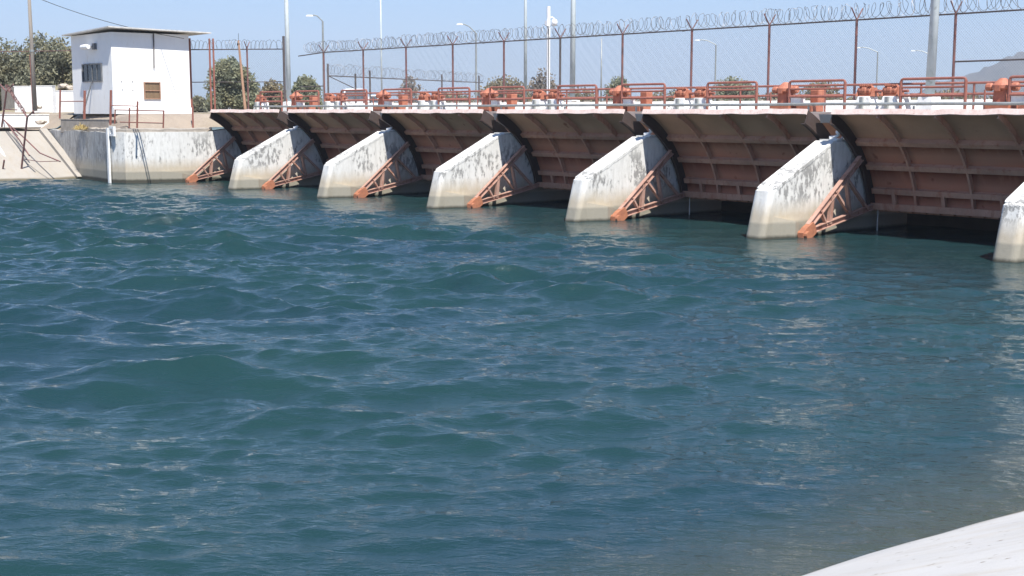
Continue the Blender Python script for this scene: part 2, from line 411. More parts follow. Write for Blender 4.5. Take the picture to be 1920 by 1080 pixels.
# ------------------------------------------------------------------ piers
POLD = ['smallest white concrete pier, first beside the abutment wall', 'second white concrete pier out from the abutment wall',
        'third white concrete pier out from the abutment wall', 'fourth white concrete pier, right of the centre of the row',
        'large white concrete pier with cracked coping, nearest one seen whole', 'white concrete pier cut off by the right edge of the photo']
PN = ['the smallest pier', 'the second smallest pier', 'the third smallest pier', 'the third largest pier', 'the second largest pier', 'the largest pier']
TY, TZ = 1.55, .10
def make_pier():
    root = empty('dam_pier', (0, 0, 0), POLD[0], 'pier', 'concrete piers between the sluice gates')
    prof = [(-.62, -2.4), (0.03, 0), (.42, 1.40), (3.38, 2.83), (4.75, 2.84), (4.75, 3.30), (3.55, 3.36), (3.50, 3.66), (7.4, 3.66), (7.4, -2.4)]
    # body below the cap; nose with rounded corners
    b = MB(); lo_ = [(-.62, -2.4), (0.03, 0), (.42, 1.40), (3.38, 2.83), (4.6, 2.83), (5.0, 3.37), (7.4, 3.37), (7.4, -2.4)]
    ins = .16; ch = .20
    n = len(lo_); 
    vs = []
    # left cap, left edge, right edge, right cap rings (chamfer the three downstream-facing points inwards)
    ring = [(ch * (1 - math.cos(t_)), 1 - math.sin(t_)) for t_ in (0, .26, .52, .78, 1.05, 1.31, math.pi / 2)]
    ring = ring + [(.7 - x_, q_) for x_, q_ in ring[::-1]]
    for x, shrink in ring:
        for i, (y, z) in enumerate(lo_):
            if i < 3: vs.append((x, y + ins * shrink, z - (.02 * shrink if i == 2 else 0)))
            elif i == 3: vs.append((x, y + .05 * shrink, z - .05 * shrink))
            else: vs.append((x, y, z))
    fs = [tuple(range(n))[::-1], tuple(range(13 * n, 14 * n))]
    for r in range(13):
        for i in range(n): fs.append((r * n + i, r * n + (i + 1) % n, (r + 1) * n + (i + 1) % n, (r + 1) * n + i))
    b.add(vs, fs); b.build('pier_body', M['pier'], root)
    b = MB(); b.prism([(3.55, 3.374), (7.4, 3.374), (7.4, 3.64), (3.45, 3.64)], .02, .68); b.build('pier_cap', M['deck'], root)
    b = MB(); rc = random.Random(17); vs = []; Kc = 22
    for k in range(Kc + 1):
        t = .045 + .955 * k / Kc; y, z = .42 + (3.36 - .42) * t, 1.40 + (2.83 - 1.40) * t; dn_ = .11 + rc.uniform(-.022, .022); ny_, nz_ = -.433, .902
        for x, o_ in ((.03 - .04 * min(1, k), -dn_), (.03 - .04 * min(1, k), .010), (.67 + .04 * min(1, k), .010), (.67 + .04 * min(1, k), -dn_ - rc.uniform(-.012, .012))): vs.append((x, y + ny_ * o_, z + nz_ * o_))
    fs = [(3, 2, 1, 0), (Kc * 4, Kc * 4 + 1, Kc * 4 + 2, Kc * 4 + 3)] + [(k * 4 + q_, k * 4 + (q_ + 1) % 4, k * 4 + 4 + (q_ + 1) % 4, k * 4 + 4 + q_) for k in range(Kc) for q_ in range(4)]
    b.add(vs, fs); b.build('coping', M['pier'], root, bevel=.018)
    b = MB(); b.box((.35, 4.02, 2.853), (.66, 1.0, .045)); b.build('cap_plate', M['pier'], root)
    b = MB()
    for xs, x0 in ((1, .7), (-1, 0.)):
        P = lambda y, pr, z: (x0 + xs * pr, y, z)
        vs = [P(.45, -.02, -1), P(1.22, .30, -1), P(1.95, -.02, -1), P(.45, -.02, .66), P(1.22, .28, .50), P(1.95, -.02, .36)]
        b.add(vs, [(0, 1, 4, 3), (1, 2, 5, 4), (3, 4, 5), (0, 2, 1), (0, 3, 5, 2)])
    b.build('trunnion_block', M['pier'], root)
    return root
pier = make_pier()
for n in range(6):
    if n == 0: continue
    copy_tree(pier, (8 * n, 0, 0), POLD[n])
# ------------------------------------------------------------------ gates
GL = ['smallest raised brown steel gate, between the abutment wall and the smallest pier'] + \
     [f'raised brown gate between {PN[i]} and {PN[i+1]}' for i in range(5)]
def make_gate():
    root = empty('sluice_gate', (0, 0, 0), GL[0], 'sluice gate', 'radial sluice gates of the dam')
    xl, xr = .80, 7.86; A0, A1 = 8.6, 66.9
    b = MB(); b.arc(TY, TZ, 3.93, 3.96, A0, A1, xl + .03, xr - .03, 30); b.build('skin_plate', M['skin'], root, smooth=False)
    for x in (2.42, 4.36, 6.30):
        b = MB(); b.arc(TY, TZ, 3.765, 3.928, 10.5, A1 - .1, x - .012, x + .012, 26); b.arc(TY, TZ, 3.745, 3.763, 10.5, A1 - .1, x - .036, x + .036, 26)
        b.build('vertical_rib', M['rib'], root)
    for a in (45.5, 31.2, 18.6):
        b = MB(); seg = [xl + .05, 2.40, 4.34, 6.28]; end = [2.396, 4.336, 6.276, xr - .05]
        for s0, s1 in zip(seg, end):
            s0 += .012
            b.arc(TY, TZ, 3.77, 3.926, a - .25, a + .25, s0 + .012, s1, 1); b.arc(TY, TZ, 3.752, 3.775, a - 2.3, a + .3, s0 + .012, s1, 1)
        b.build('horizontal_rib', M['rib'], root)
    b = MB(); b.arc(TY, TZ, 3.66, 3.926, 9.3, 11.0, xl + .06, xr - .06, 1); b.arc(TY, TZ, 3.62, 3.655, 8.9, 12.2, xl + .06, xr - .06, 1); b.build('bottom_beam', M['rib'], root)
    b = MB()
    for x in (1.66, 3.39, 5.33, 7.08):
        bb = MB(); bb.arc(TY, TZ, 3.76, 3.926, 11.2, 17.9, x - .012, x + .012, 3); bb.arc(TY, TZ, 3.735, 3.758, 11.2, 17.9, x - .06, x + .06, 3); bb.build('stiffener', M['rib'], root)
    for i in range(14):
        x = xl + .35 + i * (xr - xl - .7) / 13
        b.arc(TY, TZ, 3.80, 3.9, 7.5, 8.9, x - .10, x + .10, 1)
    b.arc(TY, TZ, 3.9, 3.928, 7.2, 9.0, xl + .05, xr - .05, 1)
    b.build('bottom_seal', M['rib'], root)
    # top flange, slightly buckled like an old plate
    b = MB(); K = 14; rg = random.Random(3)
    at_ = R(A1); cy, sy = math.cos(at_), math.sin(at_)
    dzs = [0] + [rg.uniform(-.018, .018) for _ in range(K - 1)] + [0]
    vs = []
    for i in range(K + 1):
        x = xl + (xr - xl) * i / K
        for r, t in ((3.83, .0), (4.00, .0), (4.00, .06), (3.83, .06)):
            vs.append((x, TY + r * cy - sy * t, TZ + r * sy + cy * t + dzs[i]))
    fs = [(0, 3, 2, 1), (K * 4, K * 4 + 1, K * 4 + 2, K * 4 + 3)]
    for i in range(K):
        for k in range(4): fs.append((i * 4 + k, i * 4 + (k + 1) % 4, i * 4 + 4 + (k + 1) % 4, i * 4 + 4 + k))
    b.add(vs, fs); b.build('top_flange', M['flange'], root)
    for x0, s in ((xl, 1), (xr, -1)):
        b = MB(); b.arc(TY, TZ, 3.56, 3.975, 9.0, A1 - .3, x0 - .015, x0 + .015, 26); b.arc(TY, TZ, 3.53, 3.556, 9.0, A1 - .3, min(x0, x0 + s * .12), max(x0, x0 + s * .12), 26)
        b.build('end_plate', M['endp_shade'], root)
    ang_u, ang_l = 38.4, 10.6
    pt = lambda a, r: (TY + r * math.cos(R(a)), TZ + r * math.sin(R(a)))
    for x in (xl + .2, xr - .14):
        P = lambda a, r: (x, *pt(a, r))
        b = MB(); b.ibeam(P(ang_u, .34), P(ang_u, 3.53), .15, .185, .022); b.build('upper_arm', M['arm'], root)
        b = MB(); b.ibeam(P(ang_l, .34), P(ang_l, 3.53), .15, .175, .022); b.build('lower_arm', M['arm'], root)
        b = MB()
        for (ra, rb, w_) in ((1.05, 1.15, .06), (1.75, 1.30, .13), (2.6, 2.35, .08), (2.6, 3.25, .08), (1.95, 2.35, .07)):
            b.beam(P(ang_u, ra), P(ang_l, rb), .12, w_, (1, 0, 0))
        b.build('brace', M['arm'], root)
        b = MB(); g = [(-.16, -.26), (.34, -.10), (.50, .02), (.44, .22), (.34, .34), (.04, .19), (-.13, .04)]
        b.prism([(TY + y, TZ + z) for y, z in g], x - .07, x + .135)
        b.lathe((x - .25, TY, TZ - .04), [(.13, 0), (.13, .5)], 14, 0); b.build('trunnion_hub', M['hub'], root)
    return root
gate = make_gate(); gate.location = (-8, 0, 0)
for n in range(0, 5): copy_tree(gate, (8 * n, 0, 0), GL[n + 1])
# small white pipe fittings on the pier tops, pale ropes at two gates
def make_fitting():
    root = empty('pipe_fitting', (.5, 3.72, 2.876), 'x', 'fitting', 'white fittings on the pier tops')
    b = MB(); b.tube([(-.18, -.1, .05), (-.02, -.02, .07), (.06, .0, .12), (.09, .0, .22)], .05, 8); b.lathe((0.09, 0, .16), [(.05, 0), (.10, .02), (.10, .09), (.04, .11)], 10)
    b.build('pipe_elbow', M['camwhite'], root); b = MB(); b.box((.0, 0, .012), (.34, .26, .025)); b.build('base_plate', M['camwhite'], root); return root
ft = make_fitting(); ft['label'] = 'small white pipe fitting on top of ' + PN[0]
for n in (1, 3, 4): copy_tree(ft, (8 * n + .5, 3.72, 2.876), 'small white pipe fitting on top of ' + PN[n])
for n in (3, 4):
    b = MB(); x = 8 * n + 1.0
    b.tube([(x, 5.32, .74), (x + .01, 5.31, .5), (x - .01, 5.33, .25), (x, 5.32, -.1)], .022, 6)
    tag(b.build('hanging_rope', M['rope'], origin=(x, 5.32, .74)), 'pale rope hanging to the water behind ' + PN[n], 'rope', 'ropes hanging under the gates')

# ------------------------------------------------------------------ bridge deck
root = empty('bridge_deck', (20, 7, 3.4), 'long concrete bridge deck over the sluice gates', 'bridge')
def PB(mb, name, mat, root, **k):
    mb.v = [(a - root.location.x, b_ - root.location.y, c - root.location.z) for a, b_, c in mb.v]
    return mb.build(name, mat, root, **k)
b = MB(); b.box((23, 7.95, 3.545), (61, 6.3, .31)); PB(b, 'deck_slab', M['deck'], root)
b = MB()
for y in (6.2, 7.6): b.box((23, y, 3.09), (60.5, .5, .58))
PB(b, 'deck_beam', M['deck'], root)
b = MB(); b.box((23, 8.6, .4), (60.5, .4, 5.95)); PB(b, 'breast_wall', M['wet_shade'], root)
# parapet
root = empty('parapet_wall', (23, 10.4, 3.7), 'long white parapet wall along the far side of the deck', 'parapet')
b = MB(); b.prism([(10.1, 3.704), (10.75, 3.704), (10.6, 4.12), (10.36, 4.12)], -7.4, 53); PB(b, 'wall', M['parapet'], root)
rg = random.Random(5); b = MB()
for i in range(150):
    x = -7 + rg.uniform(0, 58); b.box((x, 10.48 + rg.uniform(-.08, .08), 4.135 + rg.uniform(0, .02)), (rg.uniform(.05, .25), .08, rg.uniform(.03, .08)), rg.uniform(-.4, .4))
PB(b, 'coping_rubble', M['kerb'], root)

# ------------------------------------------------------------------ rails and machinery on the deck
def place(n): return 'above ' + (PN[n] if n >= 0 else 'the abutment wall')
def make_frame(wd):
    b = MB(); H = 1.02; r = .038
    def pipe(p): b.tube(p, r, 8)
    top = [(0, 0, 0), (0, 0, H - .09), (.03, 0, H - .03), (.09, 0, H), (wd - .09, 0, H), (wd - .03, 0, H - .03), (wd, 0, H - .09), (wd, 0, 0)]
    return b, top, H
def guard(loc, label):
    root = empty('guard_frame', loc, label, 'guard rail', 'pipe guard frames on the dam deck'); wd = 2.24; H = 1.02
    for x in (0, wd):
        b = MB(); b.tube([(x, 0, 0), (x, 0, H - .06)], .05, 8); b.lathe((x, 0, 0), [(.09, 0), (.09, .015)], 10); b.build('post', M['rail'], root, smooth=False)
    b = MB(); b.tube([(-.0, 0, H - .08), (.02, 0, H - .02), (.08, 0, H), (wd - .08, 0, H), (wd - .02, 0, H - .02), (wd, 0, H - .08)], .042, 8); b.build('top_rail', M['rail'], root)
    for z in (.76, .51):
        b = MB(); b.tube([(0.03, 0, z), (wd - .03, 0, z)], .034 if z > .6 else .045, 8); b.build('middle_rail', M['rail'], root)
    return root
g0 = None
for n in range(-1, 5):
    for k, off in enumerate((1.42, 5.08)):
        lb = 'rust red pipe guard frame on the deck just ' + (f'left of {PN[n+1]}' if k else (f'right of {PN[n]}' if n >= 0 else 'right of the abutment wall'))
        if g0 is None: g0 = guard((8 * n + off, 5.7, 3.704), lb)
        else: copy_tree(g0, (8 * n + off, 5.7, 3.704), lb)
def pedestal(loc, label):
    root = empty('hoist_pedestal', loc, label, 'hoist', 'white pedestals with orange hoist gears')
    b = MB(); b.frustum((0, 0, 0), (.74, .62), (.46, .42), .50); b.build('pedestal_base', M['white'], root, bevel=.015)
    b = MB(); b.box((.0, -.33, .24), (.11, .08, .48)); b.build('cable_guide', M['galv'], root)
    b = MB(); b.lathe((-.26, 0, .68), [(.12, 0), (.17, .03), (.17, .13), (.20, .16), (.20, .28), (.17, .32), (.17, .42), (.12, .46)], 16, 0)
    b.build('gear_drum', M['orange'], root)
    b = MB(); b.box((0, 0, .525), (.40, .36, .05))
    for sx in (-.29, .27): b.frustum((sx, 0, .50), (.07, .40), (.06, .16), .28)
    for k in range(6): b.box((-.20 + .08 * k, -.12, .84 + .012 * (k % 2)), (.05, .10, .05))
    b.build('bearing_bracket', M['orange'], root)
    b = MB(); b.lathe((.20, 0, .66), [(.05, 0), (.05, .36)], 10, 0); b.build('drive_shaft', M['rail'], root)
    return root
p0 = None
for n in range(-1, 5):
    for off, sd in ((-.02, 'left'), (.93, 'right')):
        if n == -1 and sd == 'left': continue
        lb = f'{sd} white pedestal with orange gear head {place(n)}'
        if p0 is None: p0 = pedestal((8 * n + off, 6.0, 3.704), lb)
        else: copy_tree(p0, (8 * n + off, 6.0, 3.704), lb)
def motor(loc, label):
    root = empty('hoist_gearbox', loc, label, 'hoist gearbox', 'orange hoist gearboxes at mid gate')
    b = MB(); b.box((0, 0, .14), (.82, .70, .27)); b.box((.98, .06, .13), (.66, .62, .25)); b.build('base_block', M['orange'], root, bevel=.02)
    b = MB(); b.frustum((0, 0, .277), (.40, .40), (.36, .36), .40); b.lathe((0, 0, .66), [(.27, 0), (.31, .04), (.31, .13), (.25, .19), (.20, .24), (.13, .30), (.10, .33), (.05, .34)], 16)
    b.build('gear_housing', M['orange'], root)
    b = MB(); b.lathe((-.52, 0, .74), [(.10, 0), (.12, .03), (.12, .17), (.07, .22)], 12, 0); b.lathe((.28, 0, .74), [(.08, 0), (.13, .06), (.13, .2), (.09, .24)], 12, 0)
    b.v = b.v; pass
    half = len(b.v) // 2; fl = [f for f in b.f if max(f) < half]; fr_ = [tuple(i - half for i in f) for f in b.f if min(f) >= half]
    for vv, ff in ((b.v[:half], fl), (b.v[half:], fr_)):
        c_ = MB(); c_.add(vv, ff); c_.build('shaft_collar', M['orange'], root)
    b = MB(); b.box((0, -.24, .70), (.16, .14, .16)); b.build('terminal_box', M['orange'], root)
    b = MB(); b.box((.98, .45, .50), (.36, .34, .50)); b.build('motor_cover', M['orange'], root, bevel=.04)
    b = MB(); b.box((.62, -.12, .37), (.40, .26, .19)); b.box((.62, -.12, .475), (.44, .30, .025)); b.build('switch_box', M['white'], root)
    b = MB(); b.tube([(-.36, -.34, .06), (-.36, -.36, .66)], .03, 6); b.build('conduit_riser', M['rail'], root)
    return root
m0 = None
for n in range(-1, 5):
    if n == -1: continue
    lb = f'orange hoist gearbox midway between {PN[n]} and {PN[n+1]}'
    if m0 is None: m0 = motor((8 * n + 4.72, 5.95, 3.704), lb)
    else: copy_tree(m0, (8 * n + 4.72, 5.95, 3.704), lb)
copy_tree(m0, (-8 + 4.72, 5.95, 3.704), 'orange hoist gearbox on the deck nearest the abutment wall')
# leaning white slabs beside the frames
def slab(loc, label):
    b = MB(); b.beam((0, 0, 0), (-.12, 0, .55), .16, .10, (1, 0, 0)); o = b.build('leaning_slab', M['white']); o.location = loc
    return tag(o, label, 'slab', 'narrow white slabs leaning by the guard frames')
s0 = slab((-6.15, 5.9, 3.704), 'narrow white slab leaning by the guard frame nearest the abutment wall')
for n in (0, 1, 4):
    copy_tree(s0, (8 * n + 1.62, 5.9, 3.704), f'narrow white slab leaning by the guard frame right of {PN[n]}')
# conduit along the deck front
root = empty('conduit_pipe', (20, 5.55, 3.704), 'long grey galvanised pipe running along the front of the deck', 'pipe')
b = MB(); rg = random.Random(9); b.tube([(-7 + i * 2, 5.52, 3.955 + rg.uniform(-.012, .012)) for i in range(30)], .05, 8); PB(b, 'pipe', M['galv'], root, smooth=True)
for i in range(15):
    b = MB(); b.box((-6 + 4 * i, 5.55, 3.80), (.05, .05, .19)); PB(b, 'bracket', M['galv'], root)
# far handrail
root = empty('handrail', (22, 9.75, 3.704), 'long rust red two pipe handrail behind the hoists', 'handrail')
for z in (4.66, 4.30):
    b = MB(); b.tube([(-6.5 + i * 2, 9.75, z) for i in range(30)], .042, 8); PB(b, 'rail', M['rail'], root)
for i in range(29):
    b = MB(); b.tube([(-6.5 + i * 2, 9.75, 3.704), (-6.5 + i * 2, 9.75, 4.62)], .04, 6); PB(b, 'post', M['rail'], root)
# bent wire sticking out of the deck edge
b = MB(); b.tube([(25.55, 3.4, 3.68), (25.75, 3.35, 3.90), (25.95, 3.4, 3.72), (25.7, 3.3, 3.70)], .012, 5)
tag(b.build('bent_wire', M['black'], origin=(25.7, 3.4, 3.68)), 'bent dark wire sticking up from the top of a gate', 'wire')

# ------------------------------------------------------------------ chain link fence along the deck
def coil(b, p, q, rad, pitch, seed, r=.007, seg=16, jit=.25, skew=.08):
    rg = random.Random(seed); p, q = Vector(p), Vector(q); L = (q - p).length; d = (q - p) / L; s_ = d.cross(Vector((0, 0, 1))).normalized()*.9 + d * skew; s = 0; pts = []; ph = 0
    turns = int(L / pitch); adv = 0
    for t in range(turns):
        rr = rad * (1 + rg.uniform(-jit, jit * .5)); dp = pitch * (1 + rg.uniform(-.45, .45)); off = rg.uniform(-.05, .05); tilt = rg.uniform(-.35, .35) * rr
        for k in range(seg):
            w_ = 2 * math.pi * k / seg
            x = adv + dp * k / seg + tilt * math.cos(w_)
            pts.append(p + d * x + s_ * rr * math.sin(w_) + Vector((0, 0, rr * math.cos(w_) + off)))
        adv += dp
        if adv > L: break
    b.tube(pts, r, 3, False)
root = empty('chain_link_fence', (12, 10.48, 4.1), 'tall chain link fence with razor coils along the far side of the deck', 'fence')
FZ0, FZ1 = 4.12, 7.0; FY = 10.48
px = [-7.75 + 4.0 * i for i in range(13)]
for i, x in enumerate(px):
    b = MB(); b.tube([(x, FY, 3.9), (x, FY, FZ1 + .02)], .048, 8); o = PB(b, 'post', M['post_dark'] if i == 5 else M['post'], root)
    b = MB()
    for s_ in (-1, 1): b.tube([(x, FY, FZ1), (x, FY + s_ * .34, FZ1 + .42)], .024, 6)
    PB(b, 'bracket', M['post'], root)
b = MB(); b.tube([(-10.5, FY, FZ1 - .12)] + [(x, FY, FZ1) for x in px], .03, 6); PB(b, 'top_rail', M['post_dark'], root)
b = MB(); b.tube([(px[10] , FY, 5.4), (px[12], FY, 5.42)], .03, 6); b.tube([(-10.5, FY, 5.1), (px[0], FY, 5.12)], .03, 6); PB(b, 'middle_rail', M['post_dark'], root)
b = MB(); hgt = FZ1 - FZ0 - .03; sp = .10; x0, x1 = -7.75, 40.25
i = 0; xx = x0 - hgt
while xx < x1:
    for s_ in (1, -1):
        a, e = (xx, xx + hgt) if s_ == 1 else (xx + hgt, xx)
        za, ze = FZ0, FZ1 - .03
        # clip to the fence length
        def cl(x, z, x2, z2):
            if x < x0: z = z + (z2 - z) * (x0 - x) / (x2 - x); x = x0
            if x > x1: z = z + (z2 - z) * (x1 - x) / (x2 - x); x = x1
            return x, z
        A = cl(a, za, e, ze); B = cl(e, ze, a, za)
        if abs(A[0] - B[0]) > .05: b.tube([(A[0], FY + s_ * .004, A[1]), (B[0], FY + s_ * .004, B[1])],   .0019, 3, False)
    xx += sp
PB(b, 'wire_mesh', M['wire'], root, recalc=False)
b = MB(); coil(b, (-9.6, FY, 7.30), (40, FY, 7.30), .30, .30, 4, .009); coil(b, (40, FY, 7.30), (-9.0, FY, 7.30), .28, .46, 6, .008)
PB(b, 'razor_coil', M['razor'], root, recalc=False)

# ------------------------------------------------------------------ left fence by the house
root = empty('yard_fence', (-10, 8, 3.7), 'shorter wire fence with razor coils between the house and the first tall pole', 'fence')
fa = at(355, 93, 1, 5.6); fb = at(532, 92, 1, 9.2)
dv = (fb - fa)
def onf(px_): # point on the fence line seen at pixel column
    lo_, hi_ = 0., 1.
    for _ in range(40):
        md = (lo_ + hi_) / 2; p = fa + dv * md - CAM
        if 960 + F * p.dot(RT) / p.dot(FW) < px_: lo_ = md
        else: hi_ = md
    return fa + dv * lo_
ztop = fa.z
for px_, top, rr, mt in ((355, 72, .10, 'rail'), (393, 73, .055, 'rail'), (400, 73, .055, 'rail'), (463, 88, .05, 'post'), (533, 70, .075, 'post_dark')):
    p = onf(px_); h_ = (206 - top) / (206 - 93) * (ztop - CAM.z) + CAM.z
    b = MB(); b.tube([(p.x, p.y, 3.5), (p.x, p.y, h_)], rr, 8); PB(b, 'post', M[mt], root)
p = onf(463); b = MB()
for s_ in (-1, 1): b.tube([(p.x, p.y, ztop), (p.x + s_ * .2, p.y - s_ * .28, ztop + .42)], .025, 6)
PB(b, 'bracket', M['post'], root)
for z_ in (ztop, 206, 0):
    pass
b = MB(); b.tube([fa, fa.lerp(fb, .5), fb], .03, 6); PB(b, 'top_rail', M['post_dark'], root)
mid = [Vector((q.x, q.y, CAM.z + (206 - 154) / 113 * (ztop - CAM.z))) for q in (fa, fb)]
b = MB(); b.tube(mid, .025, 6); PB(b, 'middle_rail', M['post_dark'], root)
b = MB(); U = Vector((0, 0, .28)); coil(b, fa + U, fb + U, .27, .24, 12, .011, 16, .15, .75); PB(b, 'razor_coil', M['razor'], root, recalc=False)
b = MB(); L = dv.length; dn = dv / L; hh = ztop - 3.7; s_ = -hh
while s_ < L:
    for sg in (1, -1):
        a0, a1 = max(0, s_), min(L, s_ + hh)
        if a1 - a0 > .1:
            za = 3.7 + (a0 - s_ if sg == 1 else hh - (a0 - s_)); zb = 3.7 + (a1 - s_ if sg == 1 else hh - (a1 - s_))
            A = fa + dn * a0; B = fa + dn * a1; b.tube([(A.x, A.y, za), (B.x, B.y, zb)], .0025, 3, False)
    s_ += .14
PB(b, 'wire_mesh', M['wire'], root, recalc=False)
p = at(460, 205, 1, 7.0); q = at(447, 76, 1, 7.0)
root = empty('timber_pole', p, 'thin tan timber pole leaning left in front of the yard fence', 'pole')
b = MB(); b.tube([p, p.lerp(q, .45) , q], .085, 8, r2=.055); PB(b, 'pole', M['timber_tan'], root)
b = MB(); b.tube([q, q + Vector((.02, 0, .4))], .012, 5); b.lathe((q.x, q.y, q.z - .28), [(.07, 0), (.09, .04), (.09, .1), (.06, .14)], 8); PB(b, 'insulator', M['black'], root)

# ------------------------------------------------------------------ second fence far behind
root = empty('distant_fence', far(617, 205, 82), 'low razor wire fence far behind the deck fence, sloping to the right', 'fence')
dA, dB = far(615, 142, 82), far(905, 155, 106); zt = dA.z
for px_, top in ((615, 122), (666, 140), (693, 134), (828, 141), (898, 143)):
    t = (px_ - 615) / 290; t = t * 82 / (106 - t * (106 - 82)); p = dA.lerp(dB, t); h_ = CAM.z + (206 - top) * (82 + 24 * t) / F
    b = MB(); b.tube([(p.x, p.y, 3.5), (p.x, p.y, h_)], .06, 6); PB(b, 'post', M['post_dark'], root)
b = MB(); b.tube([dA, dB], .035, 6); p = dA.lerp(dB, .14); b.tube([dA, (p.x, p.y, dA.z - .72)], .03, 6); PB(b, 'rail', M['post_dark'], root)
b = MB(); coil(b, dA + Vector((0, 0, .35)), dB + Vector((0, 0, .35)), .36, .30, 21, .006, 14, .4); PB(b, 'razor_coil', M['razor'], root, recalc=False)

# ------------------------------------------------------------------ tall poles
def pole(px_, Y, w_, label, base=True, zb=3.7, ztop=13.5, col='pole', lean=0.):
    p = at(px_, 190, 1, Y); d = (p - CAM).dot(FW); r = w_ / 2 * d / F
    root = empty('light_pole', (p.x, p.y, zb), label, 'pole', 'tall poles rising beyond the photo')
    b = MB(); b.tube([(0, 0, 0), (lean * .5, 0, (ztop - zb) / 2), (lean, 0, ztop - zb)], r * 1.08, 14, r2=r * .72); b.build('shaft', M[col], root, smooth=True)
    if base:
        b = MB(); b.frustum((0, 0, 0), (max(.62, 4.5 * r), .62), (max(.5, 3.6 * r), .5), .52); b.build('pole_base', M['white'], root, bevel=.02)
        b = MB(); b.lathe((0, 0, .525), [(r * 1.9, 0), (r * 1.9, .03)], 12); b.build('base_flange', M[col], root)
    return root
pole(1742, 9.2, 17, 'thickest pale grey green pole, on the deck near the right edge', lean=.22)
pole(1073, 11.6, 10, 'medium pale grey green pole right of the camera mast', lean=.05)
pole(985, 12.5, 6, 'thin pale grey green pole left of the camera mast', base=False)
pole(542, 8.2, 9, 'pale grey green pole between the yard fence and the deck fence', lean=-.10)
pole(716, 30, 3.2, 'thinnest pale pole, far behind the left half of the deck', base=False)
pole(1127, 22, 3, 'short thin grey post rising to the fence top right of the camera mast', base=False, ztop=at(1127, 72, 1, 22).z, col='galv')
# camera mast
p = at(1028, 190, 1, 11.4); zt = at(1028, 12, 1, 11.4).z
root = empty('camera_mast', (p.x, p.y, 3.7), 'white mast with a round security camera behind the fence', 'camera mast')
b = MB(); b.tube([(0, 0, 0), (0, 0, zt - 3.7)], .085, 10); b.build('mast', M['camwhite'], root)
zc = at(1028, 42, 1, 11.4).z - 3.7
b = MB(); b.tube([(0, 0, zc + .18), (.12, .12, zc + .24), (.19, .20, zc + .16)], .03, 6); b.build('bracket', M['camwhite'], root)
b = MB(); b.lathe((.19, .20, zc - .17), [(.02, 0), (.10, .03), (.14, .10), (.15, .18), (.12, .27), (.05, .32)], 12); b.build('dome_camera', M['camwhite'], root, smooth=True)
b = MB(); b.box((0, -.1, zc - .05), (.16, .12, .24)); b.build('junction_box', M['camwhite'], root)
b = MB(); b.tube([(.09, -.06, .3), (.09, -.06, zc - .2)], .015, 5); b.build('cable', M['black'], root)
# wooden pole on the left
p = at(66, 208, 1, -.4); q = at(50, -90, 1, -.4)
root = empty('wooden_pole', p, 'weathered wooden utility pole leaning at the left edge', 'utility pole')
b = MB(); b.tube([p, p.lerp(q, .5), q], .135, 10, r2=.085); PB(b, 'pole', M['wood'], root, smooth=True)
b = MB(); mq = p.lerp(q, .36); nq = p.lerp(q, -.05)
b.tube([(nq.x - .17, nq.y - .05, nq.z), (mq.x - .16, mq.y - .05, mq.z)], .06, 8); PB(b, 'brace_post', M['rail'], root)
b = MB(); b.lathe((p.lerp(q, .375).x, p.lerp(q, .375).y, p.lerp(q, .375).z), [(.14, 0), (.14, .12)], 10); PB(b, 'band', M['galv'], root)
# horizontal wire strand at the far left
b = MB(); b.tube([at(-60, 98, 1, 1.5), at(60, 96, 1, 1.5), at(135, 95, 1, 1.5)], .022, 5)
tag(b.build('fence_cable', M['post'], origin=tuple(at(60, 96, 1, 1.5))), 'level rusty wire running from the left edge to the house', 'wire')
p0_, p1_ = at(60, -8, 1, -.4), at(345, 72, 1, 3.5); pts = []
for i in range(13):
    t = i / 12; q = p0_.lerp(p1_, t); q.z -= .55 * 4 * t * (1 - t) * .5; pts.append(q)
b = MB(); b.tube(pts, .018, 5); tag(b.build('overhead_cable', M['black'], origin=tuple(p0_)), 'thin overhead cable sagging from the sky down to the house roof', 'cable')
# street lamps beyond
def lamp(px_, py_top, hx, hy, d, label, first):
    p = far(px_, 205, d); s = d / F * 1.0
    zt = far(px_, py_top, d).z; hd = far(hx, hy, d)
    root = empty('street_lamp', (p.x, p.y, 3.5), label, 'street lamp', 'street lamps on the road beyond the dam')
    b = MB(); b.tube([(0, 0, 0), (0, 0, zt - 3.5)], .10, 8, r2=.07); b.build('lamp_post', M['galv'], root)
    v = Vector((hd.x - p.x, hd.y - p.y, hd.z - 3.5)); a = Vector((0, 0, zt - 3.5))
    b = MB(); b.tube([a, a.lerp(v, .5) + Vector((0, 0, .18)), a.lerp(v, .85) + Vector((0, 0, .1)), v], .045, 6); b.build('lamp_arm', M['galv'], root)
    dd = (v - a); dd.z = 0; dd.normalize(); rz = math.atan2(dd.y, dd.x)
    b = MB(); b.frustum((v.x + dd.x * .18, v.y + dd.y * .18, v.z - .08), (.6, .2), (.4, .14), .13, rz); b.build('lamp_head', M['lamp'], root)
for i, (a, bb, c, d_, e, l) in enumerate(((608, 40, 585, 29, 105, 'street lamp left of the thinnest pole, its arm pointing left'), (893, 62, 866, 45, 116, 'street lamp above the middle of the deck fence'),
                           (1340, 84, 1311, 75, 144, 'street lamp seen through the fence right of the middle'), (1642, 98, 1612, 89, 161, 'street lamp seen through the fence left of the thickest pole'),
                           (1741, 103, 1715, 95, 172, 'street lamp half hidden behind the thickest pole'))):
    lamp(a, bb, c, d_, e, l, i == 0)

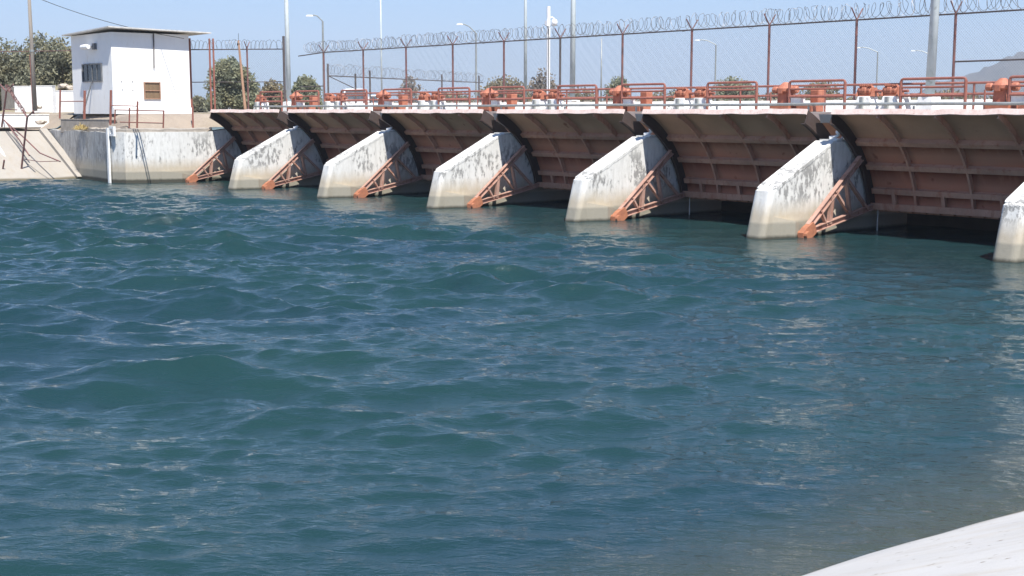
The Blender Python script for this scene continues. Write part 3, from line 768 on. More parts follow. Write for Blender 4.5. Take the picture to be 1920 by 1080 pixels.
# ------------------------------------------------------------------ house
hx, hy = -13.0, .18; HW, HD = 5.55, 4.62; z0, z1 = 3.55, 8.0
root = empty('pump_house', (hx, hy, z0), 'small white flat roofed house at the left end of the dam', 'house')
b = MB(); b.frustum((-HW / 2, HD / 2, 0), (HW, HD), (HW, HD), z1 - z0); b.build('wall', M['house'], root)
b = MB(); b.add([(-HW - .45, -.36, 4.46), (.55, -.36, 4.66), (.55, HD + 1.15, 4.54), (-HW - .45, HD + .4, 4.40), (-HW - .45, -.36, 4.53), (.55, -.36, 4.73), (.55, HD + 1.15, 4.61), (-HW - .45, HD + .4, 4.47)],
    [(3, 2, 1, 0), (4, 5, 6, 7), (0, 1, 5, 4), (1, 2, 6, 5), (2, 3, 7, 6), (3, 0, 4, 7)]); b.build('roof', M['roof'], root)
b = MB(); b.box((.05, HD / 2, .18), (.12, HD + .06, .36)); b.build('plinth', M['house'], root)
def lw(px_, py_): q = at(px_, py_, 1, hy); return q.x - hx, q.z - z0
def rw(px_, py_): q = at(px_, py_, 0, hx); return q.y - hy, q.z - z0
xa, za = lw(157, 153); xb, zb = lw(191, 119)
b = MB(); cx, cz = (xa + xb) / 2, (za + zb) / 2; wx, wz = xb - xa, zb - za
for dx in (-wx / 2, wx / 2): b.box((cx + dx, -.035, cz), (.07, .09, wz + .07))
for dz in (-wz / 2, wz / 2): b.box((cx, -.035, cz + dz), (wx - .074, .09, .07))
b.box((cx, -.03, cz), (.04, .06, wz - .08)); b.box((cx + wx * .25, -.03, cz), (.03, .05, wz - .08)); b.box((cx - wx * .25, -.03, cz), (.03, .05, wz - .08))
fr = b.build('window', M['wframe'], root); b = MB(); b.box((cx, -.012, cz), (wx - .06, .02, wz - .06)); b.build('pane', M['glass'], fr)
ya, za = rw(271, 185); yb, zb = rw(299, 155)
b = MB(); cy, cz = (ya + yb) / 2, (za + zb) / 2; wy, wz = yb - ya, zb - za
for dy in (-wy / 2, wy / 2): b.box((.03, cy + dy, cz), (.08, .06, wz + .06))
for dz in (-wz / 2, 0, wz / 2): b.box((.03, cy, cz + dz), (.078, wy - .064, .05))
fr = b.build('boarded_window', M['timber_tan'], root); b = MB(); b.box((.012, cy, cz), (.02, wy - .05, wz - .05)); b.build('board', M['woodpanel'], fr)
y_, za = rw(287, 62); y2, zb = rw(289, 128)
b = MB(); b.tube([(.05, y_, za), (.05, y_, za - .5), (.055, y2 - .03, zb)], .035, 6); b.build('pipe', M['post_dark'], root)
x_, z_ = lw(176, 88)
b = MB(); b.box((x_ + .25, -.08, z_ + .02), (.30, .16, .34)); b.tube([(x_ + .2, -.14, z_), (x_ - .1, -.32, z_)], .05, 6); b.build('lamp_bracket', M['wframe'], root)
b = MB(); b.lathe((x_ - .85, -.36, z_), [(.07, 0), (.13, .04), (.15, .5), (.12, .95)], 12, 0); b.build('floodlight', M['camwhite'], root)
for (px_, py_) in ((228, 153), (248, 153), (229, 168), (249, 169)):
    y_, z_ = rw(px_, py_); b = MB(); b.box((.012, y_, z_), (.03, .05, .05)); b.build('wall_hook', M['wframe'], root)
# stick leaning on the wall, its shadow tone put into the dark grey
a_, b_ = at(156, 212, 1, hy - .6), at(172, 153, 1, hy - .06)
bb = MB(); bb.tube([a_, b_], .05, 6); tag(bb.build('leaning_stick', M['wframe'], origin=tuple(a_)), 'shadow grey stick leaning on the house wall under the barred window', 'stick')

# ------------------------------------------------------------------ abutment, wing wall, canal lining on the left
pl = [(-20.2, -1.0), (-12.1, -1.5), (-9.1, -1.85), (-8.75, -1.84), (-7.95, -1.5), (-7.6, -.6), (-7.36, .6), (-7.3, 1.6), (-7.3, 8.0), (-14.6, 8.0)]
root = empty('abutment_wall', (-10, 0, 0), 'curved whitewashed abutment wall with peeling paint at the left end of the gates', 'wall')
rg = random.Random(2); b = MB(); dense = []
for i in range(7):
    a, e = pl[i], pl[i + 1]; K = max(1, int(math.dist(a, e) / .35))
    for k in range(K): dense.append((a[0] + (e[0] - a[0]) * k / K, a[1] + (e[1] - a[1]) * k / K))
dense += [(-7.3, 1.6), (-7.3, 2.4), (-7.3, 3.2)]
top = [2.62 + rg.uniform(-.025, .02) for _ in dense]
# wall as a thick strip: outer bottom, outer top, inner top
vs = []; n = len(dense)
for (x, y), t in zip(dense, top):
    dx, dy = -11 - x, 4 - y; l = math.hypot(dx, dy); ix_, iy_ = x + dx / l * .75, y + dy / l * .75
    vs += [(x, y, -2), (x, y, t), (ix_, iy_, t + .01), (ix_, iy_, -2)]
fs = []
for i in range(n - 1):
    for k in range(3): fs.append((i * 4 + k, i * 4 + 4 + k, i * 4 + 5 + k, i * 4 + 1 + k))
b.add(vs, fs); PB(b, 'wall', M['abut'], root)
b = MB(); rl = random.Random(41); led = []
for (x, y) in dense[8:]:
    dx, dy = -11 - x, 4 - y; l = math.hypot(dx, dy); led.append((x + dx / l * .14, y + dy / l * .14, x + dx / l * .75, y + dy / l * .75))
vs = []
for k, (x, y, x2, y2) in enumerate(led):
    h_ = 2.78 + rl.uniform(-.035, .03); o_ = rl.uniform(-.05, .05); vs += [(x + o_, y + o_ * .3, 2.5), (x + o_, y + o_ * .3, h_), (x2, y2, h_ + .05), (x2, y2, 2.5)]
fs = []
for k in range(len(led) - 1):
    for q_ in range(3): fs.append((k * 4 + q_, k * 4 + 4 + q_, k * 4 + 5 + q_, k * 4 + 1 + q_))
b.add(vs, fs); PB(b, 'ledge', M['kerb'], root)
b = MB(); b.prism([(3.2, -2), (3.2, 2.64), (4.6, 2.83), (5.0, 3.38), (8.0, 3.38), (8.0, -2)], -8.0, -7.3); PB(b, 'gate_pier', M['abut'], root)
b = MB(); P = lambda y, pr, z: (-7.3 + pr, y, z)
b.add([P(.2, -.1, -1), P(1.22, .26, -1), P(1.95, -.02, -1), P(.2, -.1, .62), P(1.22, .24, .48), P(1.95, -.02, .34)], [(0, 1, 4, 3), (1, 2, 5, 4), (3, 4, 5), (0, 2, 1), (0, 3, 5, 2)]); PB(b, 'trunnion_block', M['abut'], root)
# staff gauge
gq = (-8.93, -1.92)
root = empty('staff_gauge', (gq[0], gq[1], 0), 'white staff gauge board with a square frame on top of the abutment corner', 'gauge')
b = MB(); b.box((-.02, -.03, .75), (.20, .10, 4.2)); b.build('gauge_board', M['white'], root)
b = MB(); zz = 2.68
for dx in (.20, .66): b.box((dx, .02, zz), (.12, .12, .50))
for dz in (-.19, .19): b.box((.43, .02, zz + dz), (.336, .118, .12))
b.build('square_frame', M['white'], root)
# canal lining (left bank): slope with a straight beam along its edge
b = MB(); Ys = [-1.2 - i * 1.2 for i in range(60)]; vs = []; rg = random.Random(4)
for i, y in enumerate(Ys):
    yy = y if i else -.95
    for (x, z) in ((-7.4, -3.2), (-13.6, -.25), (-14.2, .05), (-16.6, 1.22), (-19.4, 2.56), (-21.0, 2.6)):
        vs.append((x, yy, z + (rg.uniform(-.012, .012) if 0 < z < 2.55 else 0)))
fs = [(i * 6 + k, i * 6 + k + 1, i * 6 + k + 7, i * 6 + k + 6) for i in range(len(Ys) - 1) for k in range(5)]
b.add(vs, fs); tag(b.build('left_bank_lining', M['lining'], smooth=False), kind='structure')
b = MB(); b.beam((-14.0, -1.42, .02), (-19.3, -1.42, 2.62), .42, .22, (0, 1, 0))
tag(b.build('edge_beam', M['lining'], origin=(-14, -1.42, 0)), 'straight cream concrete beam along the edge of the sloping canal lining', 'beam')

# ------------------------------------------------------------------ ground
def ground_sheet():
    b = MB(); S = 6000; rg = random.Random(6)
    # terrace on the left bank: fine grid with the step up to the house yard
    xs = [-60 + i * .7 for i in range(76)]; ys = [-16 + i * .55 for i in range(50)]
    def hgt(x, y):
        t = max(0, min(1, (y + .75) / 1.5)); base = 2.66 + (3.56 - 2.66) * t * t * (3 - 2 * t)
        nz = math.sin(x * 1.7 + y * .9) * .03 + math.sin(x * .6 - y * 2.1) * .03 + rg.uniform(-.03, .03)
        m_ = 2.05 * math.exp(-((x + 41.5) / 5.) ** 2 - ((y - 8.6) / 2.0) ** 2)
        return base + nz * (1 if y < 8 else .3) + m_
    vs = []; 
    for x in xs:
        for y in ys: vs.append((x, y, hgt(x, y)))
    n = len(ys); fs = []
    for i in range(len(xs) - 1):
        for j in range(n - 1):
            cx_, cy_ = xs[i] + .35, ys[j] + .27
            if cx_ > -19.6 and cy_ < -.9: continue
            if cx_ > -19.6: continue
            fs.append((i * n + j, (i + 1) * n + j, (i + 1) * n + j + 1, i * n + j + 1))
    b.add(vs, fs)
    o = [(-S, 10.9, 3.5), (S, 10.9, 3.5), (S, S, 3.5), (-S, S, 3.5)]; b.add(o, [(0, 1, 2, 3)])
    b.add([(-S, -S, 2.5), (-59.5, -S, 2.5), (-59.5, 10.9, 3.45), (-S, 10.9, 3.45)], [(0, 1, 2, 3)])
    b.add([(-59.5, -S, 2.5), (-20.6, -S, 2.5), (-20.6, -15.9, 2.55), (-59.5, -15.9, 2.55)], [(0, 1, 2, 3)])
    b.add([(62, -S, 3.0), (S, -S, 3.0), (S, 10.9, 3.45), (62, 10.9, 3.45)], [(0, 1, 2, 3)])
    return b
tag(ground_sheet().build('ground', M['soil'], smooth=False), kind='structure')
# terrace fill right behind the abutment wall
b = MB(); rg = random.Random(8); vs = []; xs = [-20.0 + i * .342 for i in range(38)]; ys = [-1.7 + i * .35 for i in range(37)]
def inside(x, y):
    def yl(x):
        for (a, e) in zip(pl[:7], pl[1:8]):
            if min(a[0], e[0]) <= x <= max(a[0], e[0]) and abs(a[0] - e[0]) > 1e-6: return a[1] + (e[1] - a[1]) * (x - a[0]) / (e[0] - a[0])
        return 0
    return y > yl(x) + .04
def wall_dist(x, y):
    best = 99
    for (a, e) in zip(pl[:8], pl[1:9]):
        dx, dy = e[0] - a[0], e[1] - a[1]; t = max(0, min(1, ((x - a[0]) * dx + (y - a[1]) * dy) / (dx * dx + dy * dy)))
        best = min(best, math.hypot(x - a[0] - t * dx, y - a[1] - t * dy))
    return best
for x in xs:
    for y in ys:
        d_ = wall_dist(x, y); t = max(0, min(1, (d_ - .35) / 1.7)); t2 = t * t * (3 - 2 * t)
        z = 2.60 + .94 * t2 + (.25 if y > 3 and x > -9.4 else 0) * (1 - t2) + rg.uniform(-.03, .03) * (1 if d_ > .3 else .2); vs.append((x, y, z))
n = len(ys); fs = [(i * n + j, (i + 1) * n + j, (i + 1) * n + j + 1, i * n + j + 1) for i in range(len(xs) - 1) for j in range(n - 1) if inside(xs[i], ys[j]) and inside(xs[i + 1], ys[j])]
b.add(vs, fs); tag(b.build('terrace_ground', M['soil']), kind='structure')
# near bank under the camera
def near_bank():
    b = MB(); rg = random.Random(12); vs = []; ys = [-60 + .5 * i for i in range(150)]
    prof = [(-8.0, -3.1), (-1.5, -.62), (-.35, -.16), (0, .0), (.18, .10), (.5, .24), (1.2, .55), (2.5, 1.12), (4.2, 1.85), (6.0, 2.1), (12, 2.2)]
    for y in ys:
        sh = 51.35 + .0090 * max(0, y + 23.5) ** 2 + .02 * math.sin(y * .9)
        for dx, z in prof: vs.append((sh + dx, y, z + rg.uniform(-.006, .006) + (.02 * math.sin(y * .8 + dx) if z > 0 else 0)))
    n = len(prof); fs = [(i * n + k, (i + 1) * n + k, (i + 1) * n + k + 1, i * n + k + 1) for i in range(len(ys) - 1) for k in range(n - 1)]
    return b.add(vs, fs)
tag(near_bank().build('near_bank_lining', M['bank'], smooth=True), kind='structure')

# ------------------------------------------------------------------ yard things at the left
def blk(c0, c1, Y, dep, mat, name, label, cat, group=None, top=0., base=None, rot=0.):
    p, q = at(*c0, 1, Y), at(*c1, 1, Y); z_a = base if base is not None else min(p.z, q.z); z_b = max(p.z, q.z)
    cx_, w_ = (p.x + q.x) / 2, abs(q.x - p.x)
    root = empty(name, (cx_, Y + dep / 2, z_a), label, cat, group); root.rotation_euler = (0, 0, rot)
    if rot: w_ *= .85
    b = MB(); b.frustum((0, 0, 0), (w_, dep), (w_ * .985, dep * .97), z_b - z_a - .05); b.build('body', M[mat], root, bevel=.03)
    b = MB(); b.box((0, 0, z_b - z_a - .022), (w_ * 1.02, dep * 1.03, .05)); b.build('coping', M[mat], root)
    return root
blk((-30, 163), (36, 140), 14, 3.5, 'white', 'white_shed', 'low white shed at the left edge under the trees', 'shed', base=3.5)
blk((38, 192), (62, 161), 5.0, .5, 'white', 'concrete_block', 'white block left of the wooden pole', 'block', 'white concrete blocks in the yard', base=3.5, rot=R(38))
blk((66, 205), (84, 160), 3.0, .45, 'white', 'concrete_block', 'tall narrow white block right behind the wooden pole', 'block', 'white concrete blocks in the yard', base=3.5, rot=R(38))
blk((94, 196), (128, 169), 5.0, .6, 'white', 'concrete_block', 'wide white block between the wooden pole and the house', 'block', 'white concrete blocks in the yard', base=3.5, rot=R(38))
blk((2, 178), (40, 160), 6.5, .5, 'kerb', 'grey_wall', 'dark grey wall stub beside the white shed', 'wall', base=3.5)
def blk_along(xa, xb, y0_, y1_, X, dep, mat, name, label, cat, base):
    p, q = at(xa, y0_, 0, X), at(xb, y1_, 0, X); ya, yb = min(p.y, q.y) , max(p.y, q.y); zt_ = q.z
    root = empty(name, (X - dep / 2, (ya + yb) / 2, base), label, cat)
    b = MB(); b.frustum((0, 0, 0), (dep, yb - ya), (dep * .92, yb - ya), zt_ - base - .05); b.build('body', M[mat], root, bevel=.025)
    b = MB(); b.box((0, 0, zt_ - base - .022), (dep * 1.04, yb - ya + .03, .05)); b.build('coping', M[mat], root)
blk_along(-120, 92, 232, 214, -21.6, .5, 'white', 'low_wall', 'low cream wall at the left edge in front of the yard', 'wall', 2.5)
blk_along(-140, 76, 247, 238, -19.9, .4, 'kerb', 'kerb', 'grey kerb along the top of the sloping lining', 'kerb', 2.45)
blk((113, 241), (204, 224), -1.05, .5, 'kerb', 'old_wall', 'grey broken low wall below the house', 'wall', base=2.5, rot=R(4))
b = MB(); rg = random.Random(31); c = at(152, 241, 1, -1.55)
for i in range(260):
    a = rg.uniform(0, 6.28); rr = rg.uniform(0, 1) ** .6; p = Vector((c.x + math.cos(a) * rr * .6, c.y + math.sin(a) * rr * .25, c.z - .08 + (1 - rr) * .22 + rg.uniform(0, .05)))
    d = Vector((rg.uniform(-1, 1), rg.uniform(-.6, .6), rg.uniform(-.1, .7))).normalized() * rg.uniform(.1, .25); b.tube([p, p + d], .008, 3, False)
tag(b.build('straw_tuft', M['straw'], origin=tuple(c), recalc=False), 'tuft of dry yellow straw on the abutment wall top', 'straw')
def rock(c, s, seed, label, mat='stone'):
    import bmesh
    rg = random.Random(seed); me = bpy.data.meshes.new('rock'); bm = bmesh.new(); bmesh.ops.create_icosphere(bm, subdivisions=2, radius=1)
    for v in bm.verts: v.co = Vector((v.co.x * s[0], v.co.y * s[1], v.co.z * s[2])) * (1 + rg.uniform(-.22, .18))
    bm.to_mesh(me); bm.free(); me.materials.append(M[mat]); o = bpy.data.objects.new('rock', me); COL.objects.link(o); o.location = c
    return tag(o, label, 'rock', 'loose rocks in the yard')
rock(at(118, 162, 1, 8.0), (.7, .35, .22), 1, 'large pale rock on the dirt mound left of the house')
rock(at(131, 165, 1, 8.2), (.32, .28, .2), 2, 'small grey rock against the house wall on the dirt mound')
rock(at(77, 229, 1, -1.2), (.55, .3, .15), 3, 'flat grey rock in the gap beside the low cream wall')
rock(at(72, 201, 1, 2.0), (.3, .25, .12), 4, 'small pale rock at the foot of the tall narrow white block')
# little yard rails
def rails(name, label, posts, bars, Y):
    root = empty(name, at(*posts[0][:2], 1, Y), label, 'railing', 'rusty little railings around the yard')
    for (x, yb, yt, w_) in posts:
        p, q = at(x, yb, 1, Y), at(x + 1, yt, 1, Y); b = MB(); b.tube([p, q], w_, 6); PB(b, 'post', M['rail'], root)
    for (x0_, y0_, x1_, y1_) in bars:
        b = MB(); b.tube([at(x0_, y0_, 1, Y), at(x1_, y1_, 1, Y)], .028, 6); PB(b, 'rail', M['rail'], root)
rails('yard_railing', 'two post rusty railing in front of the house left face', [(112, 222, 169, .055), (158, 224, 170, .075)], [(112, 190, 158, 190)], -1.0)
rails('yard_railing', 'taller two post rusty railing at the house corner', [(207, 234, 169, .065), (257, 240, 190, .05)], [(207, 198, 257, 199)], -1.25)
rails('yard_railing', 'low rusty railing with two rails beside the staff gauge', [(215, 232, 206, .04), (242, 242, 202, .04), (306, 240, 207, .04)], [(215, 206, 306, 208), (225, 229, 306, 231)], -1.0)
b = MB(); p, q = at(362, 240, 1, 2.5), at(361, 198, 1, 2.5); b.tube([p, q], .05, 6)
tag(b.build('iron_post', M['rail'], origin=tuple(p)), 'single short rusty post at the right corner of the house', 'post')
# fence running down the sloping lining
root = empty('slope_fence', at(38, 335, 1, -4.2), 'rusty forked post fence running down the sloping canal lining', 'fence')
for (xb, yb, xf, yf, (l1x, l1y), (l2x, l2y), Y) in ((38, 336, 51, 220, (42, 206), (63, 208), -4.2), (-3, 285, 12, 172, (0, 158), (25, 158), -3.2)):
    p, q = at(xb, yb, 1, Y), at(xf, yf, 1, Y); b = MB(); b.tube([p, q], .055, 8); PB(b, 'post', M['post'], root)
    b = MB()
    for (x, y) in ((l1x, l1y), (l2x, l2y)): b.tube([q, at(x, y, 1, Y)], .04, 6)
    PB(b, 'fork', M['post'], root)
b = MB(); b.tube([at(8, 225, 1, -3.6), at(36, 262, 1, -3.6), at(55, 292, 1, -3.6)], .035, 6); b.tube([at(7, 225, 1, -3.5), at(45, 258, 1, -3.4), at(75, 287, 1, -3.2), at(113, 303, 1, -3.0)], .035, 6)
b.tube([at(42, 298, 1, -3.8), at(75, 303, 1, -3.5), at(110, 302, 1, -3.1)], .02, 5); b.tube([at(8, 205, 1, -3.3), at(32, 206, 1, -3.3)], .03, 5); PB(b, 'rail', M['post'], root)
b = MB(); coil(b, at(12, 160, 1, -3.2), at(48, 214, 1, -4.2), .09, .10, 3, .012, 8, .4); PB(b, 'barbed_coil', M['post'], root, recalc=False)
def slope_pipe(name, label, c0, c1, Y, r, mat):
    p, q = at(*c0, 1, Y), at(*c1, 1, Y); b = MB(); b.tube([p, p.lerp(q, .5), q], r, 10); b.lathe((q.x, q.y, q.z - .03), [(r * 1.5, 0), (r * 1.5, .07)], 10, 0)
    return tag(b.build(name, M[mat], origin=tuple(q)), label, 'pipe', 'pipes lying down the canal lining')
slope_pipe('drain_pipe', 'white pipe lying down the sloping lining at the left edge', (-14, 262), (33, 334), -4.6, .14, 'white')
slope_pipe('drain_pipe', 'dark pipe lying on the lining beside the white one', (-8, 262), (41, 333), -4.2, .09, 'galv')
slope_pipe('drain_pipe', 'grey pipe with a thick end lying on the lining, rightmost of three', (-5, 255), (48, 330), -3.9, .12, 'kerb')
b = MB(); b.tube([at(4, 325, 1, -5.2), at(8, 300, 1, -5.2)], .05, 6); b.tube([at(-14, 318, 1, -5.2), at(4, 334, 1, -5.2)], .05, 6)
tag(b.build('iron_stake', M['post'], origin=tuple(at(4, 325, 1, -5.2))), 'bent rusty stake at the waterline by the left edge', 'stake')

# ------------------------------------------------------------------ vehicles on the road beyond
def car(p, rz, L, W, H, mat, name, label):
    root = empty(name, p, label, 'car'); root.rotation_euler = (0, 0, rz)
    sec = [(-L / 2, .35, .62), (-L / 2 + .1, .75, .9), (-L / 2 + L * .22, .95, 1.0), (L * .10, 1.0, 1.0), (L * .30, .98, 1.0), (L / 2 - .15, .85, .96), (L / 2, .4, .8)]
    b = MB(); hb = H * .58
    prof = [(-L / 2, .32), (-L / 2 + .05, hb * .92), (-L / 2 + L * .08, hb), (L / 2 - .3, hb * .96), (L / 2 - .02, hb * .78), (L / 2, .34), (L / 2 - .3, .22), (-L / 2 + .3, .22)]
    n = len(prof); vs = [(x, s * W / 2 * (1 if .3 < z < hb * .95 else .94), z) for s in (-1, 1) for x, z in prof]
    b.add(vs, [tuple(range(n))[::-1], tuple(range(n, 2 * n))] + [(i, (i + 1) % n, n + (i + 1) % n, n + i) for i in range(n)]); b.build('body', M[mat], root, bevel=.05)
    b = MB(); b.frustum((-L * .08, 0, hb - .03), (L * .58, W * .92), (L * .42, W * .76), H - hb - .06); b.build('cabin_glass', M['carglass'], root)
    b = MB(); b.frustum((-L * .08, 0, H - .095), (L * .44, W * .80), (L * .36, W * .68), .09); b.build('roof', M[mat], root, bevel=.03)
    b = MB()
    for sx, sy in ((1, 1), (1, -1), (-1, 1), (-1, -1)):
        b.beam((-L * .08 + sx * L * .292, sy * W * .46, hb - .03), (-L * .08 + sx * L * .213, sy * W * .385, H - .07), .09, .09)
    b.build('pillar', M[mat], root)
    for sx in (-.32, .32):
        for sy in (-1, 1):
            b = MB(); b.lathe((sx * L, sy * W * .47 - .1, .33), [(.2, 0), (.33, .02), (.33, .18), (.2, .2)], 16, 1); wh = b.build('wheel', M['black'], root)
    for sy in (-1, 1):
        b = MB(); b.box((L / 2 - .03, sy * W * .36, hb * .74), (.06, .3, .16)); b.build('headlight', M['lamp'], root)
    return root
p = far(665, 205, 112); v = CAM - p
car((p.x, p.y, 3.52), math.atan2(v.y, v.x) + .12, 4.6, 2.15, 1.98, 'carwhite', 'parked_car', 'white car seen from the front behind the guard frame left of the second pier')
p = far(704, 205, 120); v = CAM - p
car((p.x, p.y, 3.52), math.atan2(v.y, v.x) - .2, 4.2, 1.0, 1.55, 'carwhite', 'parked_car', 'smaller pale vehicle half hidden right of the white car')
p = far(441, 205, 235); v = CAM - p
car((p.x, p.y, 3.52), math.atan2(v.y, v.x) + 1.45, 4.4, 1.8, 1.55, 'carsilver', 'parked_car', 'silver car side on, far off left of the gates')

# ------------------------------------------------------------------ trees
def leaf_cloud(rg, blobs, n, size):
    vs = np.empty((n, 4, 3), np.float32); wts = np.array([b[3] * b[4] * b[5] for b in blobs]) ** .75; wts /= wts.sum()
    pick = rg.choice(len(blobs), n, p=wts); B = np.array(blobs)[pick]
    d = rg.normal(size=(n, 3)); d /= np.linalg.norm(d, axis=1)[:, None]
    rr = rg.uniform(.25, 1., n) ** .5 * (1 + .12 * rg.normal(size=n))
    c = B[:, :3] + d * rr[:, None] * B[:, 3:6]
    a = rg.normal(size=(n, 3)); a /= np.linalg.norm(a, axis=1)[:, None]
    e = np.cross(a, rg.normal(size=(n, 3))); e /= np.linalg.norm(e, axis=1)[:, None]
    s = size * rg.uniform(.6, 1.4, n)
    a *= s[:, None]; e *= (s * .55)[:, None]
    vs[:, 0] = c - a; vs[:, 1] = c + e; vs[:, 2] = c + a; vs[:, 3] = c - e
    return vs.reshape(-1, 3)
def mesh_quads(name, vs, mat, parent):
    n = len(vs) // 4; me = bpy.data.meshes.new(name); me.vertices.add(len(vs)); me.vertices.foreach_set('co', vs.astype(np.float32).ravel())
    me.loops.add(n * 4); me.loops.foreach_set('vertex_index', np.arange(n * 4, dtype=np.int32)); me.polygons.add(n)
    me.polygons.foreach_set('loop_start', np.arange(0, n * 4, 4, dtype=np.int32)); me.update(calc_edges=True); me.materials.append(mat)
    o = bpy.data.objects.new(name, me); COL.objects.link(o); o.parent = parent; return o
def tree(x0_, x1_, ytop, d, label, mat='leaf_a', n=3200, seed=1, ybot=200, name='leafy_tree', sparse=1., shape=1.):
    rg = np.random.default_rng(seed); px_ = (x0_ + x1_) / 2; base = far(px_, 205, d); W = (x1_ - x0_) * d / F; H = far(px_, ytop, d).z - 3.5
    root = empty(name, (base.x, base.y, 3.5), label, 'tree' if name != 'bush' else 'bush', 'trees and bushes beyond the dam')
    lowz = 0.
    blobs = []; nb = int(20 + 9 * W / max(H, 1))
    for i in range(nb):
        u = rg.uniform(-1, 1); env = math.sqrt(max(0.05, 1 - (abs(u) ** 2.2))) ** shape
        r = W * rg.uniform(.13, .23); r = min(r, H * .3)
        zt = (r * .7 + max(0, H * env - 1.7 * r) * (rg.uniform(.0, 1.) ** .8 if i % 2 else rg.uniform(0, .22)))
        blobs.append((u * (W / 2 - r * .8), rg.uniform(-1, 1) * (W / 2 - r) * .8, max(r * .8, zt), r, r, r * rg.uniform(.75, 1.05)))
    blobs.append((rg.uniform(-.08, .08) * W, 0, H * .74, W * .28, W * .28, H * .25)); blobs += [(sx_ * W * .2, 0, H * .42, W * .27, W * .27, H * .36) for sx_ in (-1, 1)]
    view = CAM - base; rz = math.atan2(view.y, view.x) + math.pi / 2
    vs = leaf_cloud(rg, blobs, int(n * sparse * 1.7), max(.10, .00115 * d))
    crown = mesh_quads('crown', vs, M[mat], root)
    b = MB(); th = max(.1, H * .035); 
    b.tube([(0, 0, 0), (.05 * H * rg.uniform(-1, 1), .03 * H, H * .35), (.06 * H * rg.uniform(-1, 1), 0, H * .72)], th, 8, r2=th * .4)
    for bl in blobs[:9]:
        b.tube([(0, 0, H * .18), (bl[0] * .5, bl[1] * .5, H * .18 + (bl[2] - H * .18) * .65), bl[:3]], th * .5, 5, r2=th * .12)
    b.build('trunk', M['bark'], root)
    root.rotation_euler = (0, 0, rz)
    return root
tree(-60, 75, 70, 118, 'dark olive tree at the left edge behind the wooden pole', 'leaf_a', 9000, 1)
tree(30, 115, 60, 122, 'tallest olive tree right of the wooden pole', 'leaf_a', 7000, 2)
tree(75, 160, 66, 116, 'olive tree partly behind the left side of the house', 'leaf_a', 7000, 3)
tree(-50, 90, 100, 128, 'wide low olive bush at the left edge under the taller trees', 'leaf_a', 6000, 21, name='bush', shape=.5)
tree(60, 170, 96, 130, 'wide low olive bush behind the dirt mound left of the house', 'leaf_a', 6000, 22, name='bush', shape=.5)
tree(385, 486, 106, 125, 'large round grey green tree behind the yard fence', 'leaf_b', 9000, 4, shape=.45)
tree(352, 390, 178, 150, 'low green tree between the house and the large round tree', 'leaf_a', 1600, 5, name='bush')
tree(470, 545, 148, 160, 'row of dusty green bushes right of the large round tree', 'leaf_c', 2600, 6, name='bush')
tree(538, 606, 140, 150, 'rounded grey green tree right of the first tall pole', 'leaf_b', 5200, 7, shape=.45)
tree(742, 800, 140, 260, 'bare grey hazy tree behind the far razor wire fence', 'leaf_d', 900, 8, sparse=.9)
tree(892, 1000, 140, 190, 'wide dusty tree left of the camera mast', 'leaf_c', 4200, 9, shape=.6)
tree(985, 1050, 128, 200, 'thin topped dusty tree behind the camera mast', 'leaf_d', 1700, 10)
tree(1128, 1185, 140, 170, 'small grey green tree behind the fence right of the medium pole', 'leaf_b', 2600, 11, shape=.5)
tree(1325, 1425, 143, 180, 'grey green tree behind the fence right of the middle', 'leaf_b', 4200, 12, shape=.45)
tree(1490, 1580, 148, 190, 'dusty tree behind the guard frame left of the large pier', 'leaf_c', 2200, 13, shape=.7)
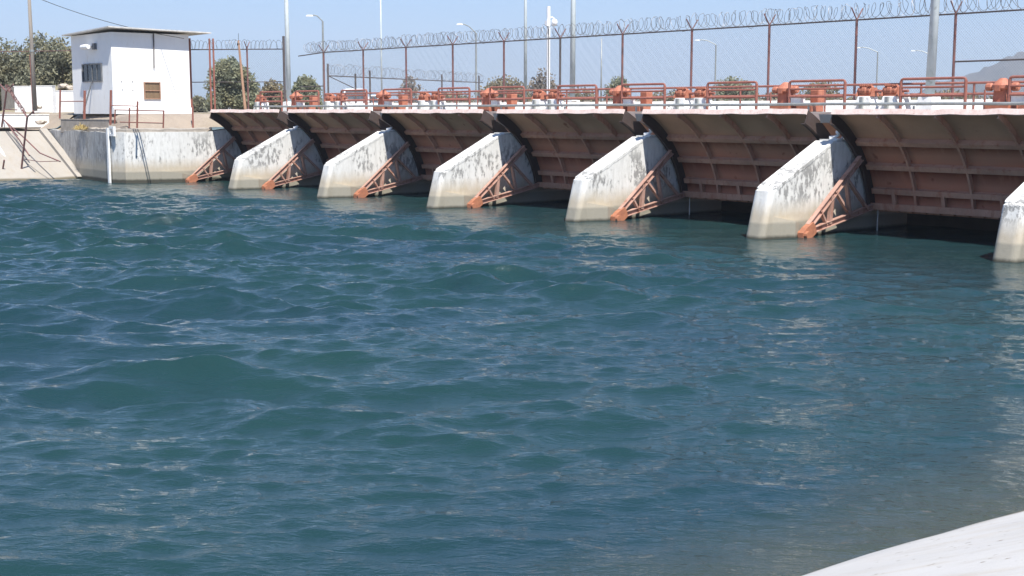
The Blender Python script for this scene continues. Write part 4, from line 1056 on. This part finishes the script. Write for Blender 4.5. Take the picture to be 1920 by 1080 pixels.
for i, (a, bb, t, d_, l) in enumerate(((1050, 1130, 164, 210, 'low dusty bush just right of the medium pole'), (1180, 1330, 168, 230, 'long low dusty bush behind the fence in the middle'), (1420, 1500, 165, 220, 'low dusty bush between two trees right of the middle'),
        (1580, 1700, 168, 230, 'long low dusty bush left of the thickest pole'), (1690, 1850, 168, 240, 'long low dusty bush right of the thickest pole'), (1840, 1960, 176, 210, 'low dusty bush at the right edge under the hill'),
        (790, 900, 168, 230, 'low dusty bush behind the deck left of the wide tree'), (600, 760, 186, 260, 'long low dusty bush behind the white car'))):
    tree(a, bb, t, d_, l, 'leaf_c', 1800, 40 + i, name='bush', shape=.5)

# ------------------------------------------------------------------ far hill
def hills():
    b = MB(); rg = np.random.default_rng(3); d0 = 2600.
    prof = [(1640, 203), (1700, 190), (1745, 158), (1775, 155), (1800, 148), (1835, 136), (1860, 123), (1882, 114), (1905, 110), (1935, 106), (1990, 96), (2060, 92), (2150, 110), (2300, 150), (2420, 203)]
    N = 90; xs = np.linspace(1640, 2420, N); ys = np.interp(xs, [p[0] for p in prof], [p[1] for p in prof]); rows = 14; vs = []
    for i, (x, y) in enumerate(zip(xs, ys)):
        y += rg.normal() * .8
        for j in range(rows):
            t = j / (rows - 1); q = far(x, 205, d0 + 900 * (t - .5)); hz = (206 - y) * d0 / F
            prof_h = max(0, 1 - abs(2 * t - 1) ** 1.3); vs.append((q.x, q.y, 3 + hz * prof_h * (1 + .06 * math.sin(i * .7 + j * 1.9)) + rg.normal() * 1.5 * prof_h))
    fs = [(i * rows + j, (i + 1) * rows + j, (i + 1) * rows + j + 1, i * rows + j + 1) for i in range(N - 1) for j in range(rows - 1)]
    return b.add(vs, fs)
tag(hills().build('hill', M['hill'], smooth=True), kind='structure')

# ------------------------------------------------------------------ air
def haze():
    m = bpy.data.materials.new('haze_air'); m.use_nodes = True; nt = m.node_tree; nt.nodes.clear()
    out = nt.nodes.new('ShaderNodeOutputMaterial'); v = nt.nodes.new('ShaderNodeVolumePrincipled')
    v.inputs['Color'].default_value = (.70, .80, .95, 1); v.inputs['Density'].default_value = .00022; v.inputs['Anisotropy'].default_value = .0
    nt.links.new(v.outputs[0], out.inputs['Volume'])
    b = MB(); b.box((0, 0, 200 - 5), (12600, 12600, 410)); o = b.build('haze', m); tag(o, kind='stuff')
haze()
